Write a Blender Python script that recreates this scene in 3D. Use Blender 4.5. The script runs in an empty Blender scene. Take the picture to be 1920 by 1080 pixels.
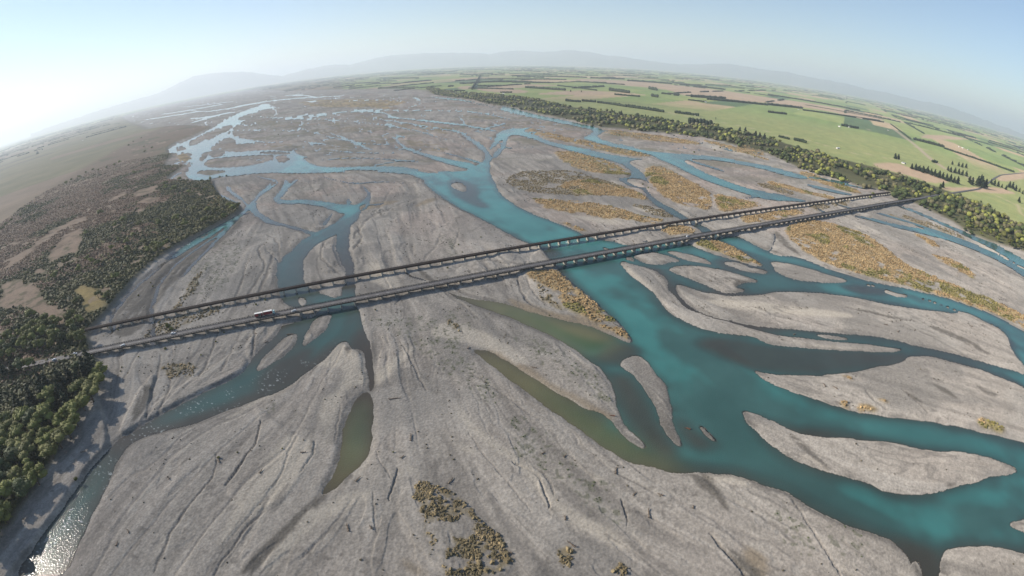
import bpy, math, random
import numpy as np
from mathutils import Matrix, Vector

# ------------------------------------------------------------------ camera, sky, sun, exposure
scene = bpy.context.scene
COL = scene.collection
CAM_H = 195.4
cam_data = bpy.data.cameras.new('drone_camera')
cam = bpy.data.objects.new('drone_camera', cam_data)
COL.objects.link(cam)
scene.camera = cam
cam_data.type = 'PANO'
cam_data.panorama_type = 'FISHEYE_LENS_POLYNOMIAL'
cam_data.sensor_width = 36.0
cam_data.fisheye_fov = math.pi
_k = (1920 / 36.0) / 926.888
cam_data.fisheye_polynomial_k0 = 0.0
cam_data.fisheye_polynomial_k1 = -_k
cam_data.fisheye_polynomial_k2 = 0.0
cam_data.fisheye_polynomial_k3 = 0.020621 * _k ** 3
cam_data.fisheye_polynomial_k4 = 0.0
cam_data.clip_start = 0.5
cam_data.clip_end = 200000.0
cam.matrix_world = Matrix.Translation((0, 0, CAM_H)) @ Matrix.Rotation(math.pi / 2 - 0.454159, 4, 'X') @ Matrix.Rotation(-0.010055, 4, 'Z')

SUN_AZ, SUN_EL = math.radians(-82), math.radians(29)
world = bpy.data.worlds.new('World')
scene.world = world
world.use_nodes = True
_nt = world.node_tree
_sky = _nt.nodes.new('ShaderNodeTexSky')
_sky.sky_type = 'NISHITA'
_sky.sun_disc = False
_sky.sun_elevation = SUN_EL
_sky.sun_rotation = SUN_AZ
_sky.altitude = 200
_sky.air_density = 1.0
_sky.dust_density = 0.3
_sky.ozone_density = 2.5
_bg = _nt.nodes['Background']
_nt.links.new(_sky.outputs[0], _bg.inputs[0])
_bg.inputs[1].default_value = 0.092
sun_data = bpy.data.lights.new('sun', 'SUN')
sun_data.energy = 5.0
sun_data.angle = math.radians(0.5)
sun_data.color = (1.0, 0.91, 0.79)
sun = bpy.data.objects.new('sun', sun_data)
COL.objects.link(sun)
_sd = Vector((math.sin(SUN_AZ) * math.cos(SUN_EL), math.cos(SUN_AZ) * math.cos(SUN_EL), math.sin(SUN_EL)))
sun.rotation_euler = _sd.to_track_quat('Z', 'Y').to_euler()
sun.location = _sd * 400
scene.view_settings.view_transform = 'Standard'
scene.view_settings.look = 'None'
scene.view_settings.gamma = 1.0
scene.view_settings.exposure = 0.60
scene.cycles.max_bounces = 6
scene.cycles.volume_bounces = 1

rng = np.random.default_rng(7)
random.seed(7)

# ------------------------------------------------------------------ survey of the valley, metres east / north of the point under the camera
WATER=[[(-31.2,1047.3),(-40.4,989.1),(-39.0,897.6),(-29.8,824.3),(-17.1,728.7),(1.2,672.6),(35.5,612.1),(66.4,575.1),(84.9,542.1),(100.7,522.4),(124.9,519.1),(141.4,509.1),(139.7,489.7),(110.0,461.5),(113.4,433.3),(123.1,400.8),(129.9,384.2),(128.9,362.9),(133.8,346.6),(143.0,331.1),(158.6,318.3),(168.9,314.4),(191.1,309.5),(199.5,296.0),(226.2,288.9),(257.1,281.8),(310.5,272.5),(329.3,273.5),(349.7,280.8),(376.3,266.8),(401.3,251.7),(425.7,234.7),(455.5,216.4),(493.1,174.4),(303.8,28.9),(187.0,76.1),(190.6,79.9),(193.9,93.9),(190.7,103.9),(184.7,109.7),(170.7,120.5),(160.1,130.5),(149.8,141.1),(142.7,151.5),(134.6,156.1),(127.2,162.2),(113.4,168.8),(101.8,172.0),(92.9,173.2),(80.3,175.0),(70.5,180.4),(63.8,184.3),(55.9,189.9),(46.9,200.3),(39.0,210.6),(30.7,220.3),(13.3,242.7),(-0.6,259.7),(-11.4,275.0),(-21.0,286.0),(-31.4,301.2),(-17.7,298.3),(-9.9,290.6),(-0.5,280.6),(12.5,266.6),(28.8,247.7),(46.2,229.5),(51.2,230.2),(55.4,224.9),(60.5,213.0),(64.4,203.5),(69.3,196.5),(75.0,194.2),(71.9,201.5),(67.1,208.8),(64.1,218.5),(64.2,228.4),(64.7,245.9),(63.8,257.4),(61.8,264.7),(58.1,276.1),(49.2,287.7),(45.6,296.8),(34.2,311.7),(16.2,329.3),(-0.2,343.9),(-15.5,355.7),(-36.3,370.1),(-56.8,389.7),(-57.3,394.0),(-37.1,380.0),(-16.1,374.6),(-0.1,367.5),(21.4,350.4),(42.3,341.1),(62.2,330.4),(76.5,315.4),(83.8,306.0),(89.5,305.7),(88.2,321.2),(81.6,342.4),(72.4,367.6),(62.0,393.4),(50.2,419.7),(44.3,438.3),(37.5,475.3),(27.8,503.1),(13.6,514.9),(0.6,534.3),(-36.4,598.9),(-80.6,661.3),(-129.9,761.0),(-157.9,838.2),(-127.3,907.3),(-83.9,870.3),(-60.5,963.8)],
[(-2187,4292),(-2056,3736),(-1940,3234),(-1690,2650),(-1549,2331),(-1449.9,2044),(-1386.4,1825),(-1407.2,1781),(-1275.8,1574),(-1169.9,1490.5),(-1123.2,1501),(-1028.6,1401.0),(-923.3,1240.0),(-838.5,1105.0),(-770.2,1005.1),(-709.5,969.5),(-666.0,954.7),(-662.3,981.7),(-612.0,974.0),(-562.6,981.5),(-493.1,963.6),(-404.6,932.0),(-314.8,921.6),(-229.8,906.8),(-185.3,876.0),(-155.3,833.8),(-119.2,776.8),(-76.9,790.2),(-50.2,867.1),(-63.9,933.4),(-88.0,884.0),(-151.0,897.0),(-214.1,956.7),(-272.7,969.9),(-382.0,989.2),(-424.1,1018.1),(-482.0,1095.3),(-542.8,1204.3),(-631.7,1287.5),(-747.5,1341.8),(-806.7,1346.6),(-876.7,1381.3),(-956.8,1502),(-957.5,1570),(-817.9,1473.8),(-847.0,1528),(-1036.4,1725),(-1178.7,1877),(-1274.2,2082),(-1431.2,2461),(-1538,2818),(-1691,3335)],
[(-169.1,344.6),(-169.5,366.6),(-138.0,376.5),(-131.8,361.6),(-125.6,347.6),(-113.8,320.4),(-104.2,299.2),(-94.5,269.1),(-91.0,247.7),(-93.9,247.6),(-100.3,268.9),(-107.2,289.9),(-115.2,301.2),(-120.7,298.1),(-130.7,314.6),(-134.3,291.1),(-143.6,268.8),(-155.0,244.3),(-171.4,234.0),(-187.8,219.7),(-210.1,200.2),(-233.2,190.1),(-244.7,180.5),(-246.1,168.7),(-242.2,153.5),(-236.9,133.8),(-234.4,117.9),(-230.6,97.8),(-224.7,72.2),(-264.3,57.7),(-262.0,90.8),(-261.7,114.7),(-262.7,137.6),(-262.7,160.0),(-260.0,170.0),(-259.6,181.0),(-250.4,188.2),(-242.9,204.2),(-226.3,226.7),(-208.6,247.6),(-197.8,261.1),(-198.1,280.7),(-197.4,299.7),(-193.8,307.8),(-190.5,322.9),(-193.2,335.1)],
[(-100.7,246.7),(-91.5,248.2),(-86.1,229.5),(-81.4,203.1),(-80.2,187.9),(-87.4,173.1),(-92.5,164.1),(-100.5,158.3),(-99.8,162.9),(-96.0,173.5),(-97.2,186.5),(-99.8,199.5),(-101.7,208.7),(-101.4,222.4)],
[(-261.9,505.9),(-245.9,501.3),(-243.5,539.4),(-238.8,565.7),(-234.0,594.2),(-223.7,597.3),(-230.5,557.0),(-231.3,517.0),(-232.0,487.5),(-223.1,457.2),(-203.9,416.9),(-197.4,404.8),(-155.6,387.2),(-143.0,379.6),(-144.1,366.5),(-188.6,361.6),(-204.2,366.6),(-219.2,388.0),(-236.9,417.9),(-253.2,451.7),(-259.4,477.0)],
[(-233.7,665.4),(-210.1,654.4),(-209.0,636.9),(-210.0,606.7),(-203.7,574.1),(-192.9,534.8),(-181.5,499.9),(-170.5,476.0),(-156.3,434.1),(-144.2,397.9),(-134.6,371.4),(-150.7,371.5),(-160.9,403.9),(-166.1,434.4),(-178.8,469.1),(-196.0,492.9),(-208.9,527.3),(-217.0,559.5),(-220.0,586.2),(-230.6,609.2),(-235.6,587.9),(-235.4,633.0)],
[(109.8,489.6),(132.9,499.2),(161.8,514.4),(195.8,529.3),(206.3,506.9),(223.0,484.5),(239.9,466.3),(257.7,450.4),(271.8,446.3),(269.7,465.3),(260.1,491.8),(252.8,515.2),(244.4,532.9),(285.0,546.2),(298.5,489.7),(310.2,477.1),(336.3,476.2),(354.5,441.2),(385.4,414.2),(407.3,403.0),(439.1,388.8),(479.7,368.9),(507.2,346.7),(531.8,321.0),(537.2,307.1),(544.6,281.6),(571.1,230.5),(457.2,158.8),(467.1,225.1),(478.5,247.8),(489.9,266.4),(501.3,277.7),(505.8,291.5),(496.8,306.1),(487.1,324.5),(475.8,332.5),(460.8,327.6),(442.3,332.5),(408.3,342.8),(371.2,354.1),(350.1,367.8),(313.5,379.8),(275.8,385.6),(243.9,384.2),(219.5,382.7),(198.3,383.3),(190.0,390.2),(180.1,381.7),(162.4,399.9),(154.7,404.7),(151.2,393.4),(150.9,373.1),(152.7,360.0),(162.7,346.2),(177.8,336.3),(192.1,328.3),(211.8,320.8),(261.4,310.9),(320.5,297.5),(349.7,280.8),(338.1,273.3),(330.0,274.3),(303.0,283.4),(261.9,293.6),(233.7,302.0),(211.6,308.0),(199.8,317.3),(184.0,327.0),(164.9,341.5),(149.8,354.3),(145.3,368.2),(143.7,382.7),(144.1,401.5),(149.0,410.7),(146.2,425.3),(140.6,436.9),(129.0,446.2),(115.3,460.0),(107.7,464.3)],
[(-38.7,2212),(7.8,2179),(39.9,2052),(104.1,1842),(186.3,1693),(240.9,1569),(271.1,1497.6),(272.5,1417.0),(246.5,1349.5),(225.8,1288.8),(240.7,1246.7),(286.5,1174.0),(327.3,1103.9),(412.8,1103.9),(487.6,1085.8),(539.7,1047.0),(582.8,1020.5),(610.9,976.4),(641.1,936.5),(613.2,893.2),(571.0,908.8),(549.8,959.5),(500.5,1008.2),(452.5,1034.5),(400.2,1033.2),(368.5,1014.6),(374.0,962.1),(377.4,909.4),(388.7,867.5),(406.0,818.6),(424.5,788.8),(448.8,772.2),(480.1,754.2),(509.8,733.6),(496.1,715.7),(460.9,716.0),(418.3,715.4),(392.8,746.0),(370.3,786.6),(348.6,835.7),(335.8,888.1),(328.2,958.2),(312.0,1020.3),(311.8,1062.2),(277.3,1107.8),(232.0,1164.9),(192.9,1248.8),(185.3,1292.8),(216.2,1355.0),(234.3,1421.3),(227.2,1477.9),(173.4,1574),(96.3,1703),(6.7,1924),(-47.2,2062)],
[(-40.6,1403.8),(4.8,1480.7),(28.2,1467.1),(61.8,1344.7),(96.6,1233.2),(131.5,1185.4),(173.8,1121.4),(212.9,1065.3),(256.9,1022.6),(306.9,1019.3),(257.2,999.7),(236.4,969.5),(244.7,905.9),(240.6,832.1),(231.6,775.0),(220.2,766.9),(214.9,714.8),(220.2,680.4),(230.2,654.3),(234.8,624.7),(241.7,599.7),(249.8,576.4),(255.9,548.5),(255.9,522.4),(237.8,521.7),(237.3,551.5),(232.1,573.3),(225.3,592.1),(218.1,616.5),(209.8,645.2),(204.3,676.4),(204.4,713.9),(211.0,755.9),(192.4,771.4),(183.9,807.1),(186.8,838.7),(207.6,836.6),(220.8,871.5),(221.2,931.8),(206.9,976.6),(170.6,1023.9),(122.7,1103.7),(80.0,1183.5),(38.7,1296.2),(11.4,1346.4),(-23.2,1254.2),(-33.9,1149.7),(-49.6,1081.0)],
[(-1107.7,2238),(-902.3,2151),(-669.6,1923),(-481.8,1723),(-328.6,1541),(-237.3,1396.9),(-160.2,1262.4),(-162.1,1288.5),(-241.3,1429.1),(-335.9,1581),(-490.5,1757),(-683.7,1966),(-924.7,2206),(-1152.9,2331)],
[(-801.7,1794),(-612.1,1533),(-482.9,1370.0),(-369.9,1255.3),(-289.1,1216.5),(-292.9,1233.7),(-377.2,1282.9),(-492.8,1402.2),(-625.8,1572),(-815.8,1830)],
[(-433.3,1069.3),(-369.1,1072.2),(-271.3,1032.4),(-179.8,975.8),(-183.3,998.4),(-275.8,1051.2),(-375.9,1092.8),(-441.6,1090.1)],
[(-1245.8,2010),(-976.4,1864),(-754.5,1687),(-769.0,1721),(-997.9,1907),(-1292.5,2087)],
[(-1093.6,3175),(-844.6,3062),(-572.8,2732),(-590.0,2817),(-874.1,3171),(-1134.4,3294)],
[(-216.3,2106),(-72.6,1847),(4.9,1667),(6.5,1713),(-73.5,1904),(-220.4,2155)],
[(-112.3,1367.3),(-73.3,1471.9),(-11.1,1566),(-12.3,1608),(-76.2,1508),(-116.2,1398.1)],
[(-532.4,1910),(-358.5,1688),(-221.8,1505),(-128.4,1369.8),(-130.3,1401.3),(-226.3,1543),(-367.6,1736),(-543.0,1951)],
[(-150.9,1086.0),(-96.5,1007.0),(-60.5,947.0),(-60.4,981.2),(-97.3,1029.6),(-152.5,1105.6)],
[(-4741,5843),(-3891,5331),(-3429,5492),(-3676,5887),(-4173,5716),(-5131,6322)],
[(-4414,5103),(-3559,4664),(-3104,4534),(-3290,4806),(-3785,4960),(-4734,5472)],
[(-2584,4327),(-2310,4480),(-1889,4299),(-1330.0,3871),(-1390.9,4050),(-1987,4525),(-2440,4732),(-2728,4566)],
[(-470.7,970.8),(-384.7,941.7),(-287.0,920.8),(-194.0,881.7),(-147.2,832.9),(-155.2,902.0),(-204.7,940.0),(-301.3,970.5),(-405.0,994.7),(-492.8,1019.5)],
[(-476.2,914.3),(-455.0,801.1),(-440.9,747.1),(-427.4,687.4),(-410.2,605.5),(-397.2,550.9),(-387.3,493.5),(-377.3,439.7),(-368.4,432.8),(-377.6,484.9),(-386.4,540.6),(-398.4,593.4),(-411.4,668.9),(-420.8,723.5),(-439.2,781.3),(-465.1,898.3)],
[(-415.1,687.9),(-374.4,642.3),(-323.4,602.9),(-272.8,575.0),(-245.1,548.9),(-249.7,568.8),(-277.2,589.2),(-328.8,618.3),(-383.8,673.5),(-422.4,718.5)],
[(-446.7,899.3),(-423.3,844.5),(-410.6,790.5),(-395.8,732.0),(-353.9,705.4),(-328.0,709.2),(-276.0,679.9),(-242.6,643.0),(-220.9,636.5),(-212.0,646.1),(-219.9,675.1),(-238.6,695.5),(-256.7,694.1),(-286.7,715.4),(-340.6,740.1),(-367.3,736.2),(-400.0,761.9),(-379.9,748.0),(-400.4,822.0),(-435.6,896.1)],
[(-227.9,668.7),(-227.3,636.2),(-232.0,610.4),(-244.7,581.9),(-253.3,554.3),(-261.0,532.8),(-255.9,490.2),(-250.6,460.9),(-219.3,441.1),(-228.6,468.1),(-235.8,501.4),(-231.5,518.0),(-223.1,541.8),(-210.2,567.8),(-203.9,597.8),(-209.4,642.8)],
[(-230.9,635.8),(-226.2,602.2),(-215.4,559.2),(-200.3,504.9),(-180.3,465.0),(-164.3,432.3),(-158.3,438.8),(-173.6,473.1),(-188.5,506.5),(-198.5,550.3),(-208.8,591.1),(-220.2,627.7)],
[(-256.8,654.9),(-253.0,598.3),(-242.2,584.8),(-250.1,645.7)],
[(-251.3,796.0),(-232.9,756.1),(-223.5,716.1),(-232.4,679.9),(-223.0,660.0),(-213.6,698.8),(-227.4,761.8),(-251.3,805.9)],
[(-258.2,728.2),(-248.2,691.0),(-242.3,686.4),(-250.3,721.9)],
[(-572.3,872.3),(-519.0,803.3),(-464.2,755.1),(-431.2,706.9),(-429.5,715.3),(-468.0,769.1),(-529.1,832.8),(-575.3,892.1)],
[(-424.8,685.1),(-424.4,645.7),(-424.7,582.4),(-437.2,546.1),(-441.3,501.8),(-423.2,484.9),(-423.0,531.0),(-412.7,568.5),(-413.9,633.0),(-413.9,671.0)],
[(-2139,2948),(-2127,3079),(-2144,3331),(-2035,3399),(-2171,3623),(-2261,3510),(-2236,3234),(-2245,3092)],
[(-1268.7,1913),(-1319.1,2088),(-1358.6,2200),(-1416.7,2290),(-1429.9,2254),(-1332.3,2002)],
[(-1345.4,2166),(-1159.2,1880),(-1086.0,1726),(-937.5,1455.4),(-907.1,1421.8),(-1034.0,1662),(-1126.2,1852),(-1356.7,2203)],
[(-918.3,1505),(-861.8,1517),(-798.0,1454.3),(-809.8,1478.6),(-893.5,1575),(-962.9,1578)],
[(-265.2,920.5),(-197.3,900.3),(-154.0,883.9),(-156.8,902.6),(-201.1,919.8),(-272.4,948.1)],
[(-320.2,1341.9),(-261.6,1171.1),(-212.6,1089.8),(-172.3,1025.6),(-105.8,928.7),(-65.3,892.2),(-67.4,957.5),(-109.3,990.9),(-177.1,1073.5),(-217.2,1129.0),(-265.9,1216.8),(-321.9,1374.4)],
[(-167.5,1445.7),(-127.3,1337.9),(-98.8,1223.9),(-66.6,1105.0),(-54.1,1036.5),(-54.6,963.3),(-34.7,961.5),(-42.3,1061.4),(-61.2,1157.9),(-96.1,1286.8),(-127.7,1391.5),(-170.2,1500)],
[(69.4,1522),(2.4,1447.1),(-18.5,1276.6),(-26.2,1133.3),(-41.5,1043.5),(-30.5,992.6),(-15.7,1092.4),(-6.5,1230.9),(6.5,1376.0),(68.7,1484.6)],
[(-594.9,1563),(-505.1,1433.9),(-418.1,1287.7),(-352.9,1191.9),(-332.6,1170.0),(-335.8,1185.0),(-359.6,1222.7),(-431.1,1341.2),(-517.9,1478.7),(-603.8,1590)],
[(-466.8,1214.0),(-395.2,1151.8),(-331.0,1117.3),(-263.1,1101.2),(-197.6,1080.4),(-199.3,1090.5),(-266.2,1115.3),(-337.1,1139.5),(-402.5,1175.3),(-475.7,1239.9)],
[(-819.9,1578),(-756.1,1553),(-675.8,1574),(-685.4,1596),(-766.7,1575),(-831.5,1600)],
[(-632.7,1425.6),(-556.0,1344.0),(-482.5,1278.4),(-404.7,1226.2),(-408.7,1239.4),(-489.0,1297.5),(-571.7,1386.6),(-642.2,1449.3)],
[(-1455.3,2663),(-1156.4,2338),(-1046.3,2361),(-858.3,2319),(-683.8,2278),(-539.0,2107),(-450.1,1876),(-372.0,1803),(-308.3,1720),(-220.8,1623),(-163.3,1572),(-90.0,1468.3),(-33.4,1392.4),(-33.3,1436.3),(-91.7,1517),(-168.0,1629),(-229.9,1699),(-319.2,1788),(-382.5,1858),(-470.4,1975),(-562.0,2208),(-710.7,2370),(-887.8,2399),(-1076.0,2428),(-1196.8,2422),(-1524,2793)],
[(-852.6,2464),(-637.9,2300),(-455.7,2163),(-280.8,2084),(-116.1,1929),(6.4,1869),(6.7,1899),(-117.7,1960),(-287.0,2133),(-469.5,2231),(-658.7,2377),(-876.7,2535)],
[(-603.9,3075),(-512.8,2785),(-456.4,2548),(-474.1,2515),(-486.4,2309),(-473.3,2253),(-453.7,2416),(-435.2,2483),(-540.5,3001),(-621.5,3177)],
[(-495.4,3087),(-368.8,2751),(-253.8,2620),(-140.8,2349),(-48.8,2111),(-48.8,2160),(-143.2,2409),(-267.1,2778),(-390.4,2927),(-510.8,3192)],
[(-2552,5361),(-2185,4979),(-1715,4258),(-1799,4473),(-2388,5447),(-2678,5626)],
[(-1522,3609),(-1328.5,3389),(-1446.1,3529),(-1389.1,3391),(-1403.4,3590),(-1587,3766)],
[(-1736,3201),(-1803,3448),(-1695,3349),(-1414.5,2860),(-1295.5,2563),(-1246.1,2478),(-1402.2,2857),(-1867,3719),(-2270,4336),(-2046,3749)],
[(-1210.7,2386),(-993.1,2238),(-768.0,2215),(-788.0,2273),(-1019.6,2298),(-1245.3,2456)],
[(-1466.3,2684),(-1301.2,2501),(-1221.9,2421),(-1247.3,2473),(-1338.8,2576),(-1512,2771)],
[(-3805,5289),(-2829,4174),(-2582,4124),(-2403,4218),(-2331,4408),(-2460,4651),(-2532,4443),(-2719,4343),(-3022,4461),(-4061,5651)],
[(-2588,3568),(-2281,3281),(-2235,3364),(-2085,3399),(-2175,3547),(-2333,3510),(-2430,3497),(-2707,3734)],
[(-4498,4883),(-3993,4466),(-3396,3870),(-3504,3999),(-4357,4881),(-4728,5135)],
[(-2733,3491),(-2206,2857),(-1958,2628),(-2005,2693),(-2272,2949),(-2764,3536)],
[(-5693,7651),(-5035,7063),(-4070,6233),(-3510,5893),(-3709,6226),(-4318,6614),(-5393,7566),(-6138,8250)],
[(-1642,2425),(-1208.6,1834),(-1191.3,1902),(-1331.9,2160),(-1370.6,2210),(-1249.2,1987),(-1254.8,1912),(-1662,2463)],
[(-1465.9,2431),(-1208.4,2121),(-1226.8,2212),(-1260.9,2270),(-1254.3,2205),(-1505,2500)],
[(-1161.8,1847),(-979.8,1646),(-766.6,1451.5),(-685.6,1442.6),(-697.5,1467.8),(-786.0,1490.2),(-1015.7,1712),(-1196.2,1907)],
[(-538.4,948.2),(-492.1,908.3),(-448.1,875.0),(-455.3,855.7),(-457.3,812.0),(-441.6,750.0),(-423.0,703.3),(-422.8,680.7),(-414.7,669.9),(-412.2,690.9),(-427.4,734.4),(-437.7,784.8),(-438.1,829.1),(-448.9,890.8),(-501.2,928.6),(-545.3,962.8)],
[(-419.1,905.2),(-415.8,844.4),(-413.3,791.8),(-381.0,711.9),(-344.9,713.4),(-296.9,690.5),(-256.2,668.7),(-221.7,642.0),(-227.2,666.0),(-262.7,691.4),(-304.0,710.9),(-354.3,735.6),(-390.4,739.7),(-390.9,762.8),(-400.2,820.3),(-405.8,883.0)],
[(-439.5,751.0),(-390.3,667.3),(-350.8,616.8),(-311.0,597.3),(-259.6,570.0),(-238.7,554.1),(-240.6,561.8),(-262.2,578.4),(-314.6,606.6),(-353.8,625.9),(-388.0,672.3),(-433.4,753.1)],
[(-246.6,792.4),(-224.4,740.3),(-212.5,684.8),(-214.8,660.4),(-208.8,649.0),(-206.4,676.6),(-219.1,742.4),(-245.7,800.3)],
[(-236.6,685.4),(-253.8,734.0),(-253.6,705.1),(-248.2,696.6),(-250.9,715.6),(-239.6,684.2)],
[(-208.3,676.9),(-191.5,675.6),(-186.3,687.9),(-188.9,695.3),(-194.9,686.9),(-210.5,684.5)],
[(-427.1,696.5),(-422.9,653.7),(-406.7,581.4),(-413.0,537.9),(-413.8,488.4),(-405.7,454.6),(-398.8,421.2),(-378.7,385.1),(-363.7,360.3),(-338.3,328.0),(-321.2,309.6),(-316.9,302.1),(-308.9,300.8),(-315.1,310.9),(-332.8,329.4),(-356.9,359.5),(-369.0,381.7),(-390.2,416.4),(-399.8,450.2),(-405.4,480.9),(-406.3,530.8),(-399.7,573.7),(-415.1,644.8),(-416.0,682.4)],
[(-431.3,668.8),(-435.7,609.4),(-442.8,575.0),(-444.4,528.0),(-435.4,478.4),(-431.8,438.9),(-428.0,401.8),(-418.9,367.5),(-410.3,340.4),(-388.6,324.2),(-379.4,307.8),(-373.7,305.6),(-380.3,324.6),(-402.3,339.0),(-410.0,362.5),(-420.2,396.6),(-423.5,432.5),(-426.6,471.1),(-432.5,516.9),(-432.7,564.1),(-425.5,597.3),(-423.1,658.3)],
[(-293.3,506.6),(-272.8,489.1),(-255.5,458.2),(-253.5,459.5),(-272.4,491.7),(-294.2,510.6)],
[(-630.8,914.0),(-565.6,822.3),(-507.1,768.5),(-460.4,726.9),(-431.4,694.4),(-433.7,705.7),(-467.0,745.7),(-517.3,791.4),(-569.8,837.1),(-627.8,918.0)],
[(-1046.6,1255.0),(-1089.2,1337.7),(-1116.9,1401.3),(-989.5,1284.6),(-1001.6,1303.4),(-1146.6,1440.4),(-1115.2,1366.0),(-1069.9,1279.2)],
[(-835.9,1023.1),(-843.0,1063.8),(-838.6,1094.5),(-864.5,1126.3),(-868.4,1093.4),(-852.0,1040.7)],
[(621.5,906.9),(670.6,900.9),(706.0,871.9),(758.7,849.9),(771.0,863.6),(729.4,900.4),(692.9,930.7),(646.9,944.4)],
[(574.2,839.9),(594.5,815.1),(620.5,795.1),(655.1,785.8),(669.7,803.3),(643.9,824.7),(617.3,845.6),(592.1,865.2)],
[(379.2,1011.8),(404.5,950.6),(423.6,910.2),(434.0,930.4),(418.4,980.0),(389.2,1035.9)],
[(551.1,650.3),(582.6,630.4),(607.4,601.8),(661.1,575.9),(702.3,549.5),(730.0,509.4),(746.5,461.6),(735.7,408.4),(733.7,341.7),(774.6,357.9),(779.4,429.1),(788.5,484.7),(772.3,537.1),(748.1,584.6),(694.4,605.5),(630.2,624.4),(601.1,650.2),(561.4,662.6)],
[(622.5,677.8),(660.7,645.8),(688.6,602.7),(722.1,565.8),(745.6,583.8),(706.8,618.0),(678.6,662.7),(635.0,691.3)],
[(733.3,740.8),(753.8,687.4),(766.3,624.2),(776.7,579.9),(788.2,540.7),(788.8,492.9),(789.4,444.6),(801.1,370.5),(854.5,392.7),(845.2,472.7),(841.4,522.4),(837.1,571.7),(808.9,602.6),(793.6,644.9),(781.9,711.5),(750.0,756.8)],
[(296.4,482.5),(332.7,529.0),(346.3,561.5),(341.5,558.5),(330.5,530.7),(295.4,486.9)],
[(498.2,689.0),(492.7,657.0),(502.0,645.4),(508.3,652.9),(505.6,671.8),(504.9,696.6)],
[(554.2,719.8),(580.0,688.2),(602.3,676.4),(610.2,685.3),(591.6,701.7),(565.7,734.0)],
[(373.0,714.7),(432.2,740.5),(441.7,759.6),(378.8,727.9)],
[(141.5,430.1),(153.7,414.1),(168.6,396.2),(187.7,381.1),(211.6,377.8),(241.9,380.1),(244.8,386.1),(214.2,383.6),(191.2,388.3),(172.3,403.4),(157.5,421.6),(146.8,441.1)],
[(113.1,510.1),(130.5,502.3),(156.0,516.1),(157.4,523.0),(133.6,515.8),(118.0,528.3)],
[(-187.0,353.9),(-176.1,342.7),(-177.2,327.8),(-178.7,308.0),(-185.8,292.1),(-191.4,273.4),(-185.6,268.1),(-180.0,285.9),(-172.0,301.2),(-170.9,322.3),(-170.7,342.7),(-186.2,359.5)],
[(-194.5,335.6),(-188.9,309.8),(-192.8,297.8),(-193.1,279.1),(-188.6,276.1),(-188.9,294.4),(-184.1,306.5),(-192.0,334.6)],
[(358.9,180.1),(362.3,168.8),(368.7,160.6),(378.7,151.9),(387.6,156.2),(378.6,165.5),(372.4,173.7),(362.2,181.8)],
[(335.3,185.0),(345.3,175.6),(358.1,167.1),(362.0,169.6),(347.3,176.8),(337.3,186.3)],
[(-105.1,436.4),(-94.6,422.7),(-80.1,414.7),(-80.2,419.3),(-94.5,428.8),(-104.8,440.8)],
[(-187.5,483.2),(-172.1,453.0),(-170.3,456.2),(-186.1,485.9)],
[(-276.9,965.8),(-219.7,1011.5),(-173.3,1004.8),(-174.3,1010.6),(-222.4,1023.5),(-283.7,988.3)],
[(-368.5,898.1),(-304.9,841.0),(-270.0,811.8),(-219.9,823.6),(-158.2,797.4),(-159.0,802.5),(-222.6,834.6),(-275.0,828.1),(-308.0,852.2),(-372.6,910.8)],
[(-319.0,303.2),(-314.6,295.9),(-306.0,293.2),(-308.1,299.6)]]
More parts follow.
